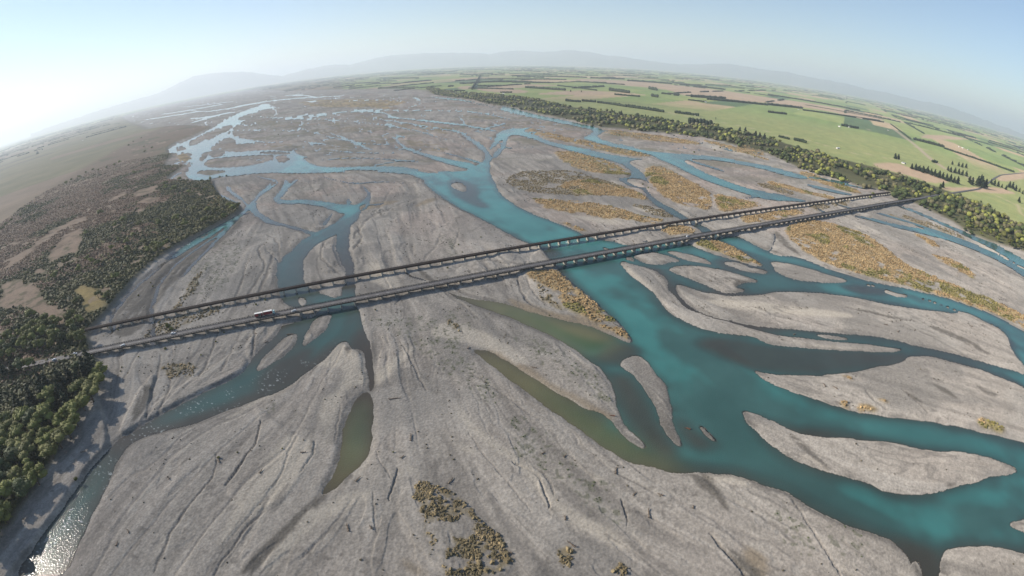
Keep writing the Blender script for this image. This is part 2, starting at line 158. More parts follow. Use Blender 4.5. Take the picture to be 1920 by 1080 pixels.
ISLES=[[(-1318.6,1772),(-1386.3,1974),(-1440.5,2154),(-1347.4,2044),(-1245.0,1796),(-1217.2,1668)],
[(-1286.3,1637),(-1298.5,1706),(-1212.9,1625),(-1183.3,1542)],
[(-918.3,1279.3),(-994.9,1433.4),(-955.1,1396.3),(-874.7,1238.5)],
[(-719.4,1289.2),(-639.2,1267.7),(-557.8,1196.3),(-616.8,1221.1)],
[(-1306.4,1895),(-1428.0,2130),(-1457.6,2263),(-1432.5,2330),(-1341.2,2210),(-1278.8,2041),(-1283.9,1987),(-1227.5,1845),(-1220.7,1792)],
[(-1643,2765),(-1669,2986),(-1738,3316),(-1633,3152),(-1564,2866),(-1474.0,2536)],
[(169.4,264.6),(180.4,256.8),(214.7,249.4),(243.8,249.1),(282.5,252.5),(313.1,255.9),(327.0,262.9),(347.6,260.2),(361.7,255.7),(379.6,242.9),(404.5,228.0),(431.5,198.4),(453.5,163.5),(385.1,116.1),(362.5,144.1),(326.1,164.0),(305.9,176.6),(273.0,189.7),(242.2,201.6),(226.3,207.3),(208.4,220.2),(191.6,234.6),(176.4,248.3)],
[(143.4,223.0),(159.1,211.3),(166.9,198.8),(178.9,190.9),(202.9,185.0),(215.6,180.5),(244.6,170.7),(261.5,159.5),(278.0,154.3),(295.7,149.8),(314.5,137.0),(330.5,120.3),(312.8,123.0),(292.9,125.3),(270.7,126.4),(254.5,126.4),(235.9,128.0),(220.8,131.3),(204.4,139.0),(199.3,145.4),(189.2,152.1),(179.1,158.7),(169.1,165.1),(159.8,172.6),(149.3,189.9),(143.2,210.4)],
[(278.0,89.6),(296.3,86.7),(327.6,72.4),(308.8,56.7),(288.3,79.2)],
[(218.1,90.1),(231.3,86.8),(247.1,82.4),(256.5,78.6),(274.8,66.0),(298.7,47.9),(286.4,36.8),(201.4,71.1)],
[(190.6,79.9),(193.4,88.4),(198.2,89.6),(196.6,81.4),(192.6,74.2),(188.2,75.7)],
[(82.9,286.1),(90.1,288.4),(94.2,280.7),(97.4,265.6),(100.1,247.4),(98.2,231.0),(94.4,213.5),(95.9,200.6),(95.6,192.6),(92.7,195.1),(88.7,204.6),(87.5,216.6),(88.2,233.4),(86.3,247.3),(82.8,259.2),(78.0,271.9),(73.2,276.6),(76.9,281.7)],
[(111.6,211.2),(115.0,205.5),(117.6,193.9),(113.7,198.6),(111.3,206.9)],
[(116.0,468.6),(123.9,472.9),(125.5,467.1),(127.5,458.6)],
[(126.8,472.9),(141.4,482.0),(154.1,486.6),(159.4,483.6),(163.6,479.0),(171.4,468.6),(179.9,461.4),(160.7,457.1),(150.3,451.5),(141.7,451.6),(135.5,458.5),(129.5,467.1)],
[(169.9,489.9),(181.5,486.9),(194.2,477.8),(206.2,467.4),(210.4,458.7),(210.7,451.6),(204.4,452.9),(191.6,460.0),(182.5,467.2),(174.6,479.1)],
[(156.3,440.7),(170.6,447.4),(193.7,448.7),(218.8,435.1),(236.5,419.3),(247.2,409.1),(221.8,407.1),(210.8,395.4),(225.5,389.3),(198.8,384.4),(190.9,392.5),(179.2,409.0),(164.2,427.7)],
[(249.0,307.5),(268.2,303.3),(286.9,295.4),(264.5,297.6)],
[(225.6,457.4),(235.3,458.9),(245.8,453.2),(251.0,441.9),(264.8,437.8),(267.2,429.6),(256.8,428.3),(243.9,435.1),(231.7,443.3)],
[(287.1,461.1),(313.8,451.1),(330.5,439.6),(341.0,426.9),(362.5,410.3),(352.0,406.4),(319.2,406.9),(292.0,413.6),(281.8,425.6),(281.3,443.5)],
[(399.6,388.5),(407.5,378.0),(426.6,372.2),(414.9,368.9),(400.6,371.9),(395.7,380.9)],
[(-187.9,269.4),(-188.1,285.0),(-183.4,312.3),(-174.8,320.8),(-170.1,315.2),(-169.8,293.3),(-177.3,278.4),(-185.1,267.5)],
[(-161.7,299.7),(-164.6,319.4),(-167.0,345.5),(-154.0,354.0),(-150.7,336.7),(-152.9,319.7),(-157.8,307.6)],
[(-200.4,295.6),(-208.4,328.5),(-193.6,336.0),(-191.2,324.6),(-195.5,306.1)],
[(-198.6,382.3),(-194.4,385.5),(-186.6,376.9),(-185.4,369.7),(-188.3,367.6)],
[(-185.4,395.4),(-173.5,400.8),(-168.0,400.7),(-159.9,387.3),(-159.5,383.0)],
[(-991.9,1448.9),(-1062.8,1590),(-1116.4,1774),(-1014.1,1666),(-940.1,1540),(-946.9,1496.5),(-878.3,1374.0),(-844.1,1280.6),(-900.3,1322.1)],
[(-843.1,1191.4),(-865.8,1269.2),(-791.3,1256.2),(-688.4,1231.1),(-628.9,1219.2),(-587.7,1135.4),(-608.6,1124.9),(-617.8,1098.4),(-676.9,1092.4),(-771.7,1124.4)],
[(-789.2,1085.5),(-735.2,1081.2),(-655.2,1029.3),(-694.6,1017.9),(-759.4,1047.0)],
[(-605.9,1188.7),(-582.7,1199.6),(-539.8,1129.3),(-531.8,1089.4),(-561.8,1106.7)],
[(-339.2,944.5),(-290.2,932.0),(-242.1,914.0),(-274.9,916.7),(-322.5,928.3)],
[(-185.0,916.7),(-156.9,902.5),(-123.7,879.6),(-154.7,888.6)],
[(-98.7,788.8),(-91.4,802.7),(-78.7,790.4),(-68.7,754.7),(-72.4,738.7),(-86.9,759.7)],
[(196.0,819.6),(221.5,834.0),(236.7,793.4),(223.0,767.2),(206.2,772.6)],
[(99.0,502.3),(107.7,494.3),(104.2,491.2)],
[(114.3,519.0),(125.7,522.6),(147.9,522.9),(154.0,509.2),(136.7,502.4),(120.4,512.3)],
[(440.3,362.8),(444.0,363.9),(445.2,361.3),(440.3,359.0)],
[(446.4,358.7),(450.3,359.8),(451.5,357.2),(446.5,355.0)],
[(452.1,356.0),(456.0,357.0),(457.2,354.5),(452.1,352.2)],
[(457.2,350.7),(461.1,351.8),(462.3,349.2),(457.2,347.0)],
[(462.9,344.2),(466.9,345.2),(468.1,342.7),(463.0,340.6)],
[(468.1,339.0),(472.1,340.0),(473.3,337.5),(468.1,335.4)],
[(471.5,334.0),(475.5,334.9),(476.8,332.4),(471.6,330.4)],
[(382.0,399.4),(385.5,400.6),(386.6,397.9),(382.2,395.4)],
[(387.4,397.9),(390.9,399.2),(392.0,396.5),(387.5,394.0)]]
SHAL=[[(-232.2,197.9),(-174.5,240.8),(-153.7,272.9),(-131.5,309.9),(-121.7,298.8),(-148.3,258.9),(-169.6,230.2),(-208.4,197.3),(-243.4,178.6)],
[(133.4,304.7),(168.0,312.0),(198.4,293.7),(309.3,270.9),(331.6,269.9),(320.2,258.1),(257.2,252.9),(214.9,251.4),(181.0,258.1),(167.6,267.5),(151.4,281.4)],
[(64.1,267.6),(78.8,266.8),(87.2,231.9),(87.3,211.8),(93.7,192.8),(85.7,180.9),(74.9,193.8),(66.4,213.5),(65.4,244.2)],
[(99.3,233.5),(101.8,215.2),(113.7,198.6),(117.5,189.9),(100.3,187.6),(95.2,203.9)],
[(75.2,307.9),(90.6,303.4),(94.6,285.4),(72.6,273.5),(58.8,280.6),(55.8,286.0)],
[(-112.9,832.1),(-69.5,808.1),(-48.5,753.1),(-48.9,691.7),(-24.6,655.2),(-42.5,646.0),(-77.1,702.4),(-93.3,740.6)],
[(151.6,446.1),(148.9,408.3),(149.1,375.2),(166.3,345.1),(209.3,315.8),(206.1,309.3),(164.3,339.7),(144.0,367.3),(143.5,408.4),(129.0,446.2)],
[(216.1,475.1),(273.7,442.0),(265.2,425.6),(214.4,439.2)],
[(336.3,405.3),(404.2,391.0),(403.6,370.5),(346.2,377.5)],
[(439.8,316.7),(504.7,279.5),(481.5,249.3),(487.6,268.8)],
[(166.5,201.9),(209.4,188.4),(194.9,186.0),(172.4,190.0)],
[(182.6,112.5),(218.9,94.0),(209.3,75.2),(189.9,81.9),(193.0,98.5)],
[(-185.4,264.1),(-161.7,293.7),(-149.3,309.4),(-151.2,266.4),(-165.8,240.4),(-172.6,236.8)],
[(-118.4,343.1),(-94.5,269.1),(-91.1,248.3),(-107.2,289.9),(-119.6,298.9),(-127.2,310.0)],
[(-260.0,170.0),(-250.4,188.2),(-222.4,205.0),(-210.1,200.2),(-244.7,180.5),(-248.3,168.2)],
[(24.2,514.7),(57.5,490.0),(43.6,460.9),(37.5,475.3)],
[(-31.4,301.2),(-17.7,298.3),(12.5,266.6),(12.7,243.8),(-0.6,259.7)],
[(17.1,350.5),(62.2,330.4),(83.8,306.0),(55.0,308.7),(33.1,333.0)],
[(62.4,184.8),(102.1,172.8),(130.1,161.3),(121.1,172.1),(83.0,182.0)],
[(-1168.6,1399.3),(-986.8,1311.5),(-747.2,977.7),(-839.7,1010.3)]]
WET=[[(-107.7,292.0),(-100.3,268.9),(-93.8,247.0),(-89.7,248.3),(-94.2,269.1),(-104.2,299.2)],
[(-100.5,158.3),(-94.2,164.7),(-97.9,151.3),(-105.5,138.0),(-111.9,122.0),(-117.4,105.2),(-128.1,103.0),(-120.1,120.5),(-112.3,140.4)],
[(92.9,173.2),(104.5,170.4),(106.7,158.4),(107.8,143.5),(104.4,142.3),(101.2,155.5),(93.8,166.0)],
[(97.4,125.0),(102.5,119.3),(111.5,105.1),(109.0,98.1),(101.5,99.8),(99.7,115.1)],
[(205.9,418.4),(215.3,419.5),(237.4,408.0),(243.0,400.6),(244.4,385.4),(222.1,388.3),(216.0,394.1),(213.6,406.0)],
[(317.1,347.1),(338.2,342.6),(355.3,331.9),(377.1,321.8),(367.4,319.5),(341.4,332.9)],
[(398.0,309.6),(425.7,286.4),(440.1,250.6),(429.4,249.4),(412.3,282.0),(394.5,301.8)],
[(321.6,228.0),(330.2,219.3),(336.1,200.5),(330.3,201.7),(321.6,217.2)],
[(370.5,219.5),(382.9,201.9),(389.2,193.2),(369.6,197.3)],
[(283.8,220.4),(291.8,215.7),(294.1,200.9),(287.2,206.7)],
[(347.4,566.4),(348.6,550.2),(341.3,478.0),(335.3,474.6),(331.4,508.0),(334.3,545.3)],
[(-128.1,298.6),(-126.0,306.2),(-116.5,295.3),(-119.1,289.5)],
[(253.9,131.7),(266.7,128.1),(259.7,126.3),(254.0,127.0)],
[(163.8,196.3),(170.4,193.8),(180.6,161.4),(177.3,159.0),(169.7,177.1)],
[(-38.9,582.0),(15.3,514.9),(0.6,529.0)],
[(-99.2,451.5),(-82.4,431.5),(-63.7,407.3),(-52.3,392.8),(-56.7,388.6),(-79.6,413.4)],
[(-415.4,579.2),(-413.1,674.2),(-379.1,595.8),(-382.2,499.2),(-365.9,383.4),(-338.4,318.7),(-357.8,298.4),(-397.9,325.9),(-423.1,403.2),(-443.6,522.9)],
[(-54.8,129.2),(-49.0,123.6),(-38.4,115.7),(-41.9,115.5)],
[(-266.7,210.0),(-276.2,241.5),(-263.9,236.2),(-253.0,206.1),(-255.2,191.2)]]
SILT=[[(18.1,158.0),(22.4,156.8),(30.7,147.2),(41.1,138.4),(50.4,132.9),(53.1,126.5),(44.9,129.4),(33.5,138.1),(24.3,147.6)],
[(-86.4,229.5),(-83.3,224.5),(-78.7,192.3),(-78.4,179.8),(-80.8,183.7),(-82.6,205.3)],
[(-65.4,318.4),(-55.9,343.0),(-24.9,326.0),(-0.4,303.0),(14.0,275.8),(-0.5,282.5),(-23.8,303.3),(-44.1,310.8)],
[(92.0,170.1),(101.5,170.8),(119.0,166.3),(133.7,153.9),(122.3,157.9),(105.6,164.3)],
[(-161.7,293.7),(-131.5,309.9),(-117.6,291.7),(-96.5,256.8),(-103.2,253.5),(-120.8,274.5),(-137.0,273.8)],
[(28.1,475.5),(26.6,503.1),(15.2,509.9),(17.2,483.1)],
[(-141.1,273.6),(-155.0,244.3),(-171.6,225.4),(-190.3,204.1),(-171.4,234.0),(-150.0,263.2)],
[(-33.8,202.9),(-18.4,194.5),(-24.1,192.4)],
[(-58.5,185.2),(-48.9,179.6),(-52.6,175.6)],
[(75.1,267.0),(83.5,254.4),(79.9,246.1)],
[(164.0,173.6),(185.4,156.0),(180.6,161.4),(166.1,177.8)],
[(201.4,299.8),(257.4,286.6),(309.3,275.1),(255.4,283.6)],
[(-125.0,237.9),(-113.6,250.0),(-114.3,227.8),(-113.6,202.9)],
[(-37.1,238.8),(-32.7,233.7),(-22.6,216.6),(-0.9,194.5),(10.3,182.1),(18.8,161.5),(29.7,150.6),(46.4,139.6),(52.2,128.1),(42.8,132.1),(24.3,147.6),(14.7,159.8),(6.0,178.4),(-9.7,194.5),(-28.8,216.6)],
[(-98.0,262.7),(-89.5,275.6),(-82.5,289.1),(-75.2,303.3),(-67.7,307.0),(-76.0,285.8),(-81.8,266.3),(-88.1,252.4)],
[(-87.6,234.7),(-84.4,229.6),(-79.0,196.6),(-78.1,175.9),(-83.5,169.6),(-80.2,187.9),(-81.9,205.4)],
[(-145.6,159.8),(-139.1,177.5),(-135.8,205.6),(-115.5,198.1),(-111.7,189.5),(-114.2,164.3),(-121.1,148.1),(-134.1,140.5),(-138.2,127.3),(-144.4,112.3),(-144.0,133.3)],
[(70.9,618.8),(104.3,605.3),(149.8,586.6),(125.5,569.4),(89.1,596.3)],
[(167.4,663.4),(200.3,639.6),(208.7,616.0),(174.9,630.8)],
[(105.2,465.8),(111.9,457.3),(131.4,384.2),(130.4,362.8),(133.8,346.6),(131.6,375.8),(118.5,403.2)],
[(-131.5,309.9),(-114.4,295.4),(-103.0,275.2),(-100.2,256.6),(-109.8,250.2),(-108.7,233.5),(-109.8,212.9),(-108.3,198.8),(-108.2,185.5),(-112.5,212.6),(-115.6,244.1),(-115.0,268.3)],
[(-23.6,299.7),(-0.5,276.1),(23.8,260.3),(45.5,237.3),(51.2,230.2),(41.6,232.3),(20.0,254.7),(-4.2,273.0)],
[(802.7,621.2),(829.5,572.3),(791.2,478.0),(770.1,487.5),(771.4,566.4)],
[(686.7,949.2),(741.1,896.5),(683.5,860.6)],
[(554.4,1279.1),(623.5,1154.2),(578.5,1126.1),(489.4,1195.1)],
[(474.4,617.2),(478.9,594.0),(470.9,588.6)],
[(515.3,610.0),(531.6,588.2),(517.5,584.4)],
[(567.4,575.9),(578.2,561.3),(572.1,558.5)],
[(501.4,487.8),(500.7,458.1),(511.7,425.9),(504.9,424.3),(485.6,452.8)],
[(166.9,374.7),(232.4,361.8),(316.4,336.6),(309.4,327.0),(222.6,342.2),(176.7,359.1)],
[(38.0,177.0),(46.2,174.6),(48.4,170.6),(43.1,172.9)],
[(-151.3,467.7),(-130.1,452.8),(-98.0,402.5),(-112.0,397.3),(-146.0,427.4)],
[(-121.7,117.0),(-108.2,146.3),(-88.4,159.7),(-72.2,164.8),(-73.5,157.4),(-94.9,141.1),(-105.5,119.9),(-112.1,106.3)]]
MUD=[[(-0.5,282.5),(14.0,275.8),(23.7,258.6),(48.9,237.1),(60.1,223.6),(55.3,214.3),(47.8,229.4),(28.7,247.1),(10.0,266.6)],
[(-21.6,299.7),(-8.1,294.7),(-0.5,282.5),(10.1,267.8),(-0.5,276.1),(-15.6,290.7)],
[(-9.4,384.6),(17.7,364.3),(38.8,350.0),(63.7,340.4),(80.4,313.7),(65.7,325.4),(33.5,338.0),(8.5,352.5)],
[(-140.9,659.1),(-124.2,698.2),(-101.2,704.6),(-119.7,670.0)],
[(-244.0,659.1),(-204.7,693.9),(-157.2,701.9),(-182.1,669.0),(-222.9,643.6)],
[(105.3,123.6),(117.9,114.6),(112.5,100.3),(104.9,102.0)],
[(-51.9,126.4),(-38.4,115.7),(-33.4,113.2),(-48.2,117.9)]]
DRY=[[(71.0,783.7),(138.7,823.4),(155.2,786.6),(183.6,763.8),(205.2,717.0),(204.9,684.8),(162.5,714.2),(119.3,700.4),(94.7,727.0)],
[(33.0,1543),(97.2,1397.6),(143.7,1298.4),(190.3,1231.3),(255.7,1153.6),(299.7,1072.4),(308.4,1037.2),(259.8,1034.9),(210.5,1084.5),(164.2,1187.8),(118.6,1225.5),(58.3,1365.3)],
[(98.0,1095.9),(165.7,1066.8),(193.2,991.6),(218.8,884.5),(215.6,849.7),(145.3,865.0),(110.5,923.1),(94.7,1031.5)],
[(26.2,697.0),(58.9,688.1),(115.2,674.8),(147.9,644.5),(177.0,609.7),(199.5,592.9),(186.2,577.4),(154.3,591.1),(121.2,601.1),(71.4,623.5),(46.2,648.0)],
[(57.8,589.8),(74.8,579.2),(91.8,545.8),(77.1,555.3)],
[(280.4,950.0),(305.4,929.2),(310.4,870.7),(324.7,769.1),(318.3,728.9),(285.7,641.1),(264.7,652.0),(243.2,674.0),(230.8,716.2),(236.7,793.4),(245.2,887.7)],
[(331.0,753.1),(360.8,710.0),(399.8,686.3),(333.3,651.0),(293.0,634.3)],
[(182.9,561.0),(213.3,578.6),(239.5,553.5),(189.6,530.9)],
[(314.4,619.3),(379.8,643.4),(446.0,673.1),(452.8,647.3),(359.3,604.7),(315.2,585.2)],
[(208.1,512.1),(240.0,527.2),(252.8,515.2),(260.1,491.8),(274.7,450.6),(258.4,451.9),(235.8,475.4),(217.5,492.3)],
[(360.5,571.7),(438.8,620.3),(470.8,612.0),(495.8,591.2),(510.7,559.3),(506.9,512.3),(494.8,463.0),(511.7,425.9),(539.4,387.9),(563.2,358.5),(589.9,313.9),(611.9,264.2),(560.2,232.2),(550.2,285.6),(533.7,327.2),(471.9,375.8),(406.2,414.1),(364.9,447.3),(350.5,486.5),(355.6,521.9)],
[(622.0,581.7),(647.8,561.3),(637.8,517.0),(616.2,530.1)],
[(583.5,497.6),(617.5,470.8),(619.2,443.8),(601.1,406.8),(582.7,426.3),(580.9,465.9)],
[(10.3,429.0),(21.8,434.9),(41.8,439.6),(50.2,419.7),(61.7,391.3),(72.4,367.6),(82.1,340.7),(88.2,321.2),(89.8,307.2),(83.7,309.7),(73.8,323.4),(59.4,340.6),(45.8,354.3),(39.1,378.4),(35.6,394.0),(24.3,405.2)],
[(243.0,247.8),(249.9,245.5),(248.0,239.6),(243.5,242.2)],
[(219.1,218.5),(227.7,215.3),(226.4,209.7),(219.2,212.6)],
[(232.0,212.2),(242.5,212.9),(247.1,204.8),(241.6,202.3),(231.2,205.9)],
[(328.2,175.8),(342.3,175.8),(351.2,167.2),(352.1,156.2),(341.8,158.8),(329.7,167.4)],
[(253.8,217.7),(258.3,215.1),(260.8,209.0),(254.5,211.4)],
[(245.8,1493.0),(344.9,1422.1),(456.5,1362.2),(528.1,1253.8),(475.4,1236.9),(341.6,1284.0),(270.1,1363.8)],
[(659.7,1000.9),(684.7,903.1),(711.9,820.4),(669.1,803.2),(631.5,868.2),(615.2,929.4)],
[(643.9,1312.1),(662.8,1167.9),(630.0,1136.6),(589.0,1212.9)],
[(529.9,1340.0),(553.1,1238.5),(586.2,1141.7),(618.9,1059.4),(620.2,1089.4),(608.2,1219.6),(575.4,1329.4)],
[(499.1,865.6),(539.7,808.0),(595.9,759.7),(572.9,745.3),(521.9,779.2),(474.9,820.7)],
[(-1183.6,1515),(-1112.1,1468.9),(-1030.2,1393.8),(-964.8,1286.7),(-1012.0,1301.6)],
[(-513.9,708.2),(-540.7,786.9),(-522.0,782.2),(-489.5,732.7),(-494.2,704.1)],
[(-712.4,2575),(-485.8,2310),(-665.2,2401)],
[(-1683,3825),(-1332.9,3628),(-675.7,2921),(-530.2,2668),(-624.2,2453),(-1006.0,2726),(-1364.3,3183)]]
DULL=[[(-53.5,171.7),(-30.9,168.9),(-1.2,128.1),(-2.4,119.5),(-21.9,113.6),(-31.3,116.1),(-42.3,139.4)],
[(-50.4,170.0),(-45.1,172.1),(-42.0,164.9),(-38.7,152.8),(-34.7,136.7),(-38.3,132.8),(-43.1,145.9),(-48.4,155.7),(-51.5,164.4)],
[(-39.5,167.5),(-31.9,165.2),(-26.7,156.6),(-20.8,145.0),(-14.7,137.2),(-15.0,127.5),(-21.3,124.5),(-25.8,137.0),(-30.3,146.4),(-35.1,156.3)],
[(-18.9,148.3),(-11.2,143.6),(-4.8,134.2),(-1.9,126.7),(-8.3,123.2),(-14.2,125.2),(-17.1,137.2)],
[(-24.9,124.9),(-16.6,123.7),(-13.9,115.2),(-21.9,114.2)],
[(20.5,130.5),(25.5,131.7),(26.7,124.2),(23.2,118.6),(19.9,121.7)],
[(43.5,120.0),(49.3,118.0),(49.5,112.2),(42.5,113.0)],
[(-53.8,342.9),(-44.7,338.6),(-37.0,322.2),(-45.6,326.2)],
[(2.0,863.8),(51.1,893.7),(135.5,864.5),(160.1,813.0),(183.6,763.8),(205.2,717.0),(204.9,684.8),(162.5,714.2),(119.3,700.4),(77.4,717.5),(21.6,727.2),(-11.3,785.5)],
[(169.3,671.6),(204.0,652.5),(222.9,612.2),(202.9,604.2),(183.3,633.7)],
[(-350.9,457.0),(-354.8,435.4),(-341.2,401.7),(-334.9,371.6),(-326.5,349.6),(-309.6,350.0),(-317.7,377.4),(-333.3,414.4)],
[(-1339.7,2449),(-1001.4,2132),(-831.5,1979),(-808.7,1812),(-1086.2,2026)],
[(-669.9,2106),(-587.7,2115),(-482.0,1900),(-483.9,1769),(-580.7,1853)],
[(-397.9,1697),(-277.5,1648),(-172.9,1510),(-124.8,1333.6),(-191.3,1399.5),(-318.7,1495.2)],
[(-280.1,1306.9),(-214.8,1261.7),(-148.1,1166.0),(-133.3,1092.4),(-189.2,1103.3),(-249.5,1189.6)],
[(-801.3,2026),(-583.0,1792),(-473.0,1623),(-538.7,1592),(-677.3,1760)],
[(-790.8,1423.0),(-687.6,1406.5),(-609.2,1350.9),(-668.5,1328.4)],
[(-475.5,1259.4),(-426.3,1248.0),(-393.3,1190.2),(-431.1,1196.6)],
[(-419.7,1104.3),(-366.8,1105.8),(-322.5,1043.4),(-369.3,1034.2)],
[(-195.9,1905),(-32.2,1812),(-12.3,1691),(-142.7,1746)],
[(-330.8,300.3),(-332.7,339.0),(-306.3,350.1),(-274.4,371.8),(-268.5,350.8),(-299.4,330.1),(-305.4,301.9)],
[(-277.4,263.2),(-260.7,272.3),(-238.2,266.8),(-235.0,253.0),(-255.2,247.4)],
[(400.1,645.8),(495.4,700.6),(633.6,757.1),(589.7,716.7),(442.9,651.2)],
[(653.0,697.4),(723.2,665.2),(766.0,603.3),(755.3,552.9),(725.7,581.1),(659.4,628.5)],
[(1029.4,1239.9),(1044.9,1179.3),(945.6,930.6),(848.7,926.0)],
[(20.5,428.8),(26.4,399.6),(38.6,373.4),(43.6,354.3),(31.1,363.9),(21.4,394.3)],
[(467.0,850.4),(514.6,767.4),(481.7,751.2),(444.9,807.2)]]
TUFT=[[(-57.5,356.3),(-44.8,362.6),(-30.6,351.4),(-28.2,326.1),(-36.8,319.9),(-50.7,334.4)],
[(-0.3,329.7),(15.7,317.5),(37.7,294.9),(54.1,274.4),(62.1,255.8),(63.5,233.6),(55.6,236.7),(41.1,256.8),(21.2,275.6),(3.4,302.9)],
[(38.0,177.0),(48.7,172.5),(53.2,157.5),(53.8,140.5),(46.6,141.2),(37.3,148.5),(30.6,159.1),(28.8,168.2)],
[(79.7,145.9),(88.2,141.3),(86.0,138.3),(79.5,139.8)],
[(154.1,134.5),(161.8,127.1),(176.2,114.2),(175.3,100.2),(164.3,93.2),(155.7,102.3),(151.5,117.0)],
[(132.2,150.3),(142.9,144.4),(144.3,132.9),(142.8,108.9),(131.8,105.1),(128.1,132.7)],
[(-272.0,263.7),(-259.8,270.9),(-239.9,265.2),(-237.3,254.2),(-254.0,249.7)],
[(-0.7,231.1),(17.8,216.1),(28.2,193.6),(37.6,173.3),(25.9,166.5),(10.3,182.1),(-6.8,203.0)],
[(-141.8,343.0),(-70.3,351.9),(-45.6,326.2),(-30.1,282.8),(-0.7,236.2),(-20.4,236.3),(-52.6,282.8),(-92.1,326.3)],
[(-160.9,229.3),(-150.4,233.1),(-148.9,219.5),(-154.2,213.7)],
[(-149.7,194.3),(-146.4,199.5),(-142.6,186.0),(-144.2,181.3)],
[(-410.0,501.7),(-375.7,573.9),(-324.2,511.3),(-288.0,406.9),(-314.5,383.2),(-349.4,408.3)],
[(-87.3,545.4),(-60.9,534.9),(-55.6,450.0),(-72.5,478.6)]]
TAN=[[(-695.3,489.7),(-759.9,560.7),(-808.3,638.2),(-773.7,659.3),(-709.6,584.3),(-639.4,524.5),(-681.0,524.9),(-674.4,488.0)],
[(-695.3,457.3),(-685.3,475.4),(-634.8,445.0),(-652.8,440.7)],
[(-749.3,427.0),(-699.7,434.0),(-610.5,406.0),(-556.8,368.7),(-486.8,343.8),(-463.9,324.5),(-475.0,314.9),(-526.4,336.4),(-603.6,361.2),(-615.4,333.1)],
[(-825.3,479.6),(-818.4,540.1),(-863.7,581.7),(-895.3,682.7),(-863.7,744.7),(-830.3,718.0),(-856.8,660.8),(-818.3,556.3),(-791.6,487.4)],
[(-2047,1577),(-2300,2004),(-2395,2345),(-2381,2457),(-1921,1930),(-1836,1657),(-1754,1424.9)],
[(-763.3,812.0),(-752.6,831.2),(-720.2,829.4),(-685.0,790.8),(-725.6,780.8)],
[(-805.4,763.8),(-792.2,767.3),(-766.0,741.2),(-782.7,741.9)],
[(-633.1,566.5),(-618.2,564.4),(-604.5,547.5),(-609.8,543.9)],
[(-714.2,741.6),(-702.4,748.4),(-671.5,722.2),(-693.4,721.1)],
[(-477.0,403.0),(-465.1,406.9),(-449.6,394.2),(-464.3,391.7)],
[(-3633,2360),(-2882,2127),(-2992,2409),(-3175,2587),(-3710,2695),(-4198,2737)],
[(-5735,3759),(-5141,4886),(-8503,8900),(-6426,6784),(-3880,3713),(-3938,3122),(-4499,2937)],
[(-9530,6283),(-7571,6441),(-7389,7416),(-5663,5673),(-5704,4841),(-6314,4144)],
[(-801.4,488.2),(-822.5,556.9),(-858.6,573.5),(-846.0,513.5)],
[(-483.8,331.8),(-463.5,326.8),(-444.5,300.4),(-441.9,285.2),(-467.9,304.2)],
[(-900.5,862.3),(-919.4,953.0),(-876.8,895.8),(-862.4,832.1)],
[(-865.4,913.3),(-820.7,965.3),(-772.1,883.9),(-795.5,843.4)],
[(-1897,1202.8),(-1933,1314.5),(-1894,1407.8),(-1689,1193.9),(-1586,994.1)],
[(-1465.8,913.7),(-1447.8,1013.8),(-1369.1,933.1),(-1274.4,784.9)]]
YEL=[[(-528.2,396.9),(-518.5,415.8),(-468.5,389.0),(-425.8,363.3),(-433.3,342.9),(-453.4,344.7),(-470.8,366.6)]]
FIELD=[[(1011.6,1173.7),(1214.5,1274.6),(1233.9,1194.2),(1291.9,1065.4),(1088.2,990.9),(1098.7,1057.0),(1030.3,1101.1)],
[(670.5,6158),(1402.0,6120),(1915,5604),(2371,5125),(2575,4668),(3234,4653),(3731,4572),(3543,4058),(3036,3399),(2678,3305),(2638,3586),(2369,3678),(2013,3642),(1557,3371),(1423.9,3455),(1220.3,3405),(1369.0,4366),(995.2,4601),(818.5,5407)],
[(112.6,3004),(402.0,3448),(613.6,3541),(660.5,3173),(320.5,2932)],
[(-432.5,4150),(-325.3,4360),(-285.2,3657),(-383.4,3790)],
[(-269.3,3876),(14.2,3620),(150.5,3279),(11.8,3064),(-205.6,3481)],
[(3240,3056),(4768,3747),(2326,2273)],
[(1132.5,974.6),(1237.3,995.6),(1598,1116.7),(1662,1048.9),(1397.7,991.0),(1222.8,961.6),(1082.1,922.3)],
[(1899,1352.6),(2730,1742),(4391,2408),(3434,1870),(2302,1459.6),(1753,1217.0)]]
BELT_R=[[(-651.0,3944),(-485.3,3248),(-305.3,2853),(-216.8,2690),(-63.0,2248),(7.9,2183),(39.9,2055),(159.1,1755),(206.3,1678),(251.5,1529),(323.2,1470.4),(473.5,1415.1),(581.7,1365.6),(614.0,1249.4),(669.8,1181.4),(658.4,1024.0),(675.3,962.2),(715.2,904.0),(761.2,853.0),(815.3,858.7),(768.6,779.1),(815.4,768.1),(824.7,675.9),(798.5,596.9),(825.9,549.7),(894.0,524.2),(928.6,414.8),(1112.8,514.2),(1088.8,655.3),(1119.2,744.3),(1160.7,849.8),(1113.3,889.2),(1100.8,949.4),(1074.2,1005.2),(1028.1,1098.4),(973.1,1156.8),(915.4,1213.4),(856.4,1347.7),(842.0,1498.0),(751.5,1540),(749.7,1711),(599.8,1654),(549.3,1810),(442.7,1910),(341.4,2088),(240.1,2190),(143.9,2550),(10.8,2837),(-381.1,3404),(-730.4,4431)]]
BED_R=[(-657.7,3985),(-490.3,3282),(-308.5,2883),(-219.1,2718),(-63.7,2271),(8.0,2205),(40.3,2076),(160.8,1773),(208.5,1695),(254.1,1545),(326.6,1485.6),(478.4,1429.8),(587.8,1379.8),(620.4,1262.4),(676.7,1193.6),(665.2,1034.6),(682.3,972.1),(722.6,913.4),(769.1,861.8),(823.8,867.6),(776.5,787.2),(823.8,776.0),(833.2,682.9),(806.8,603.1),(834.5,555.4),(903.2,529.6),(938.2,419.1)]
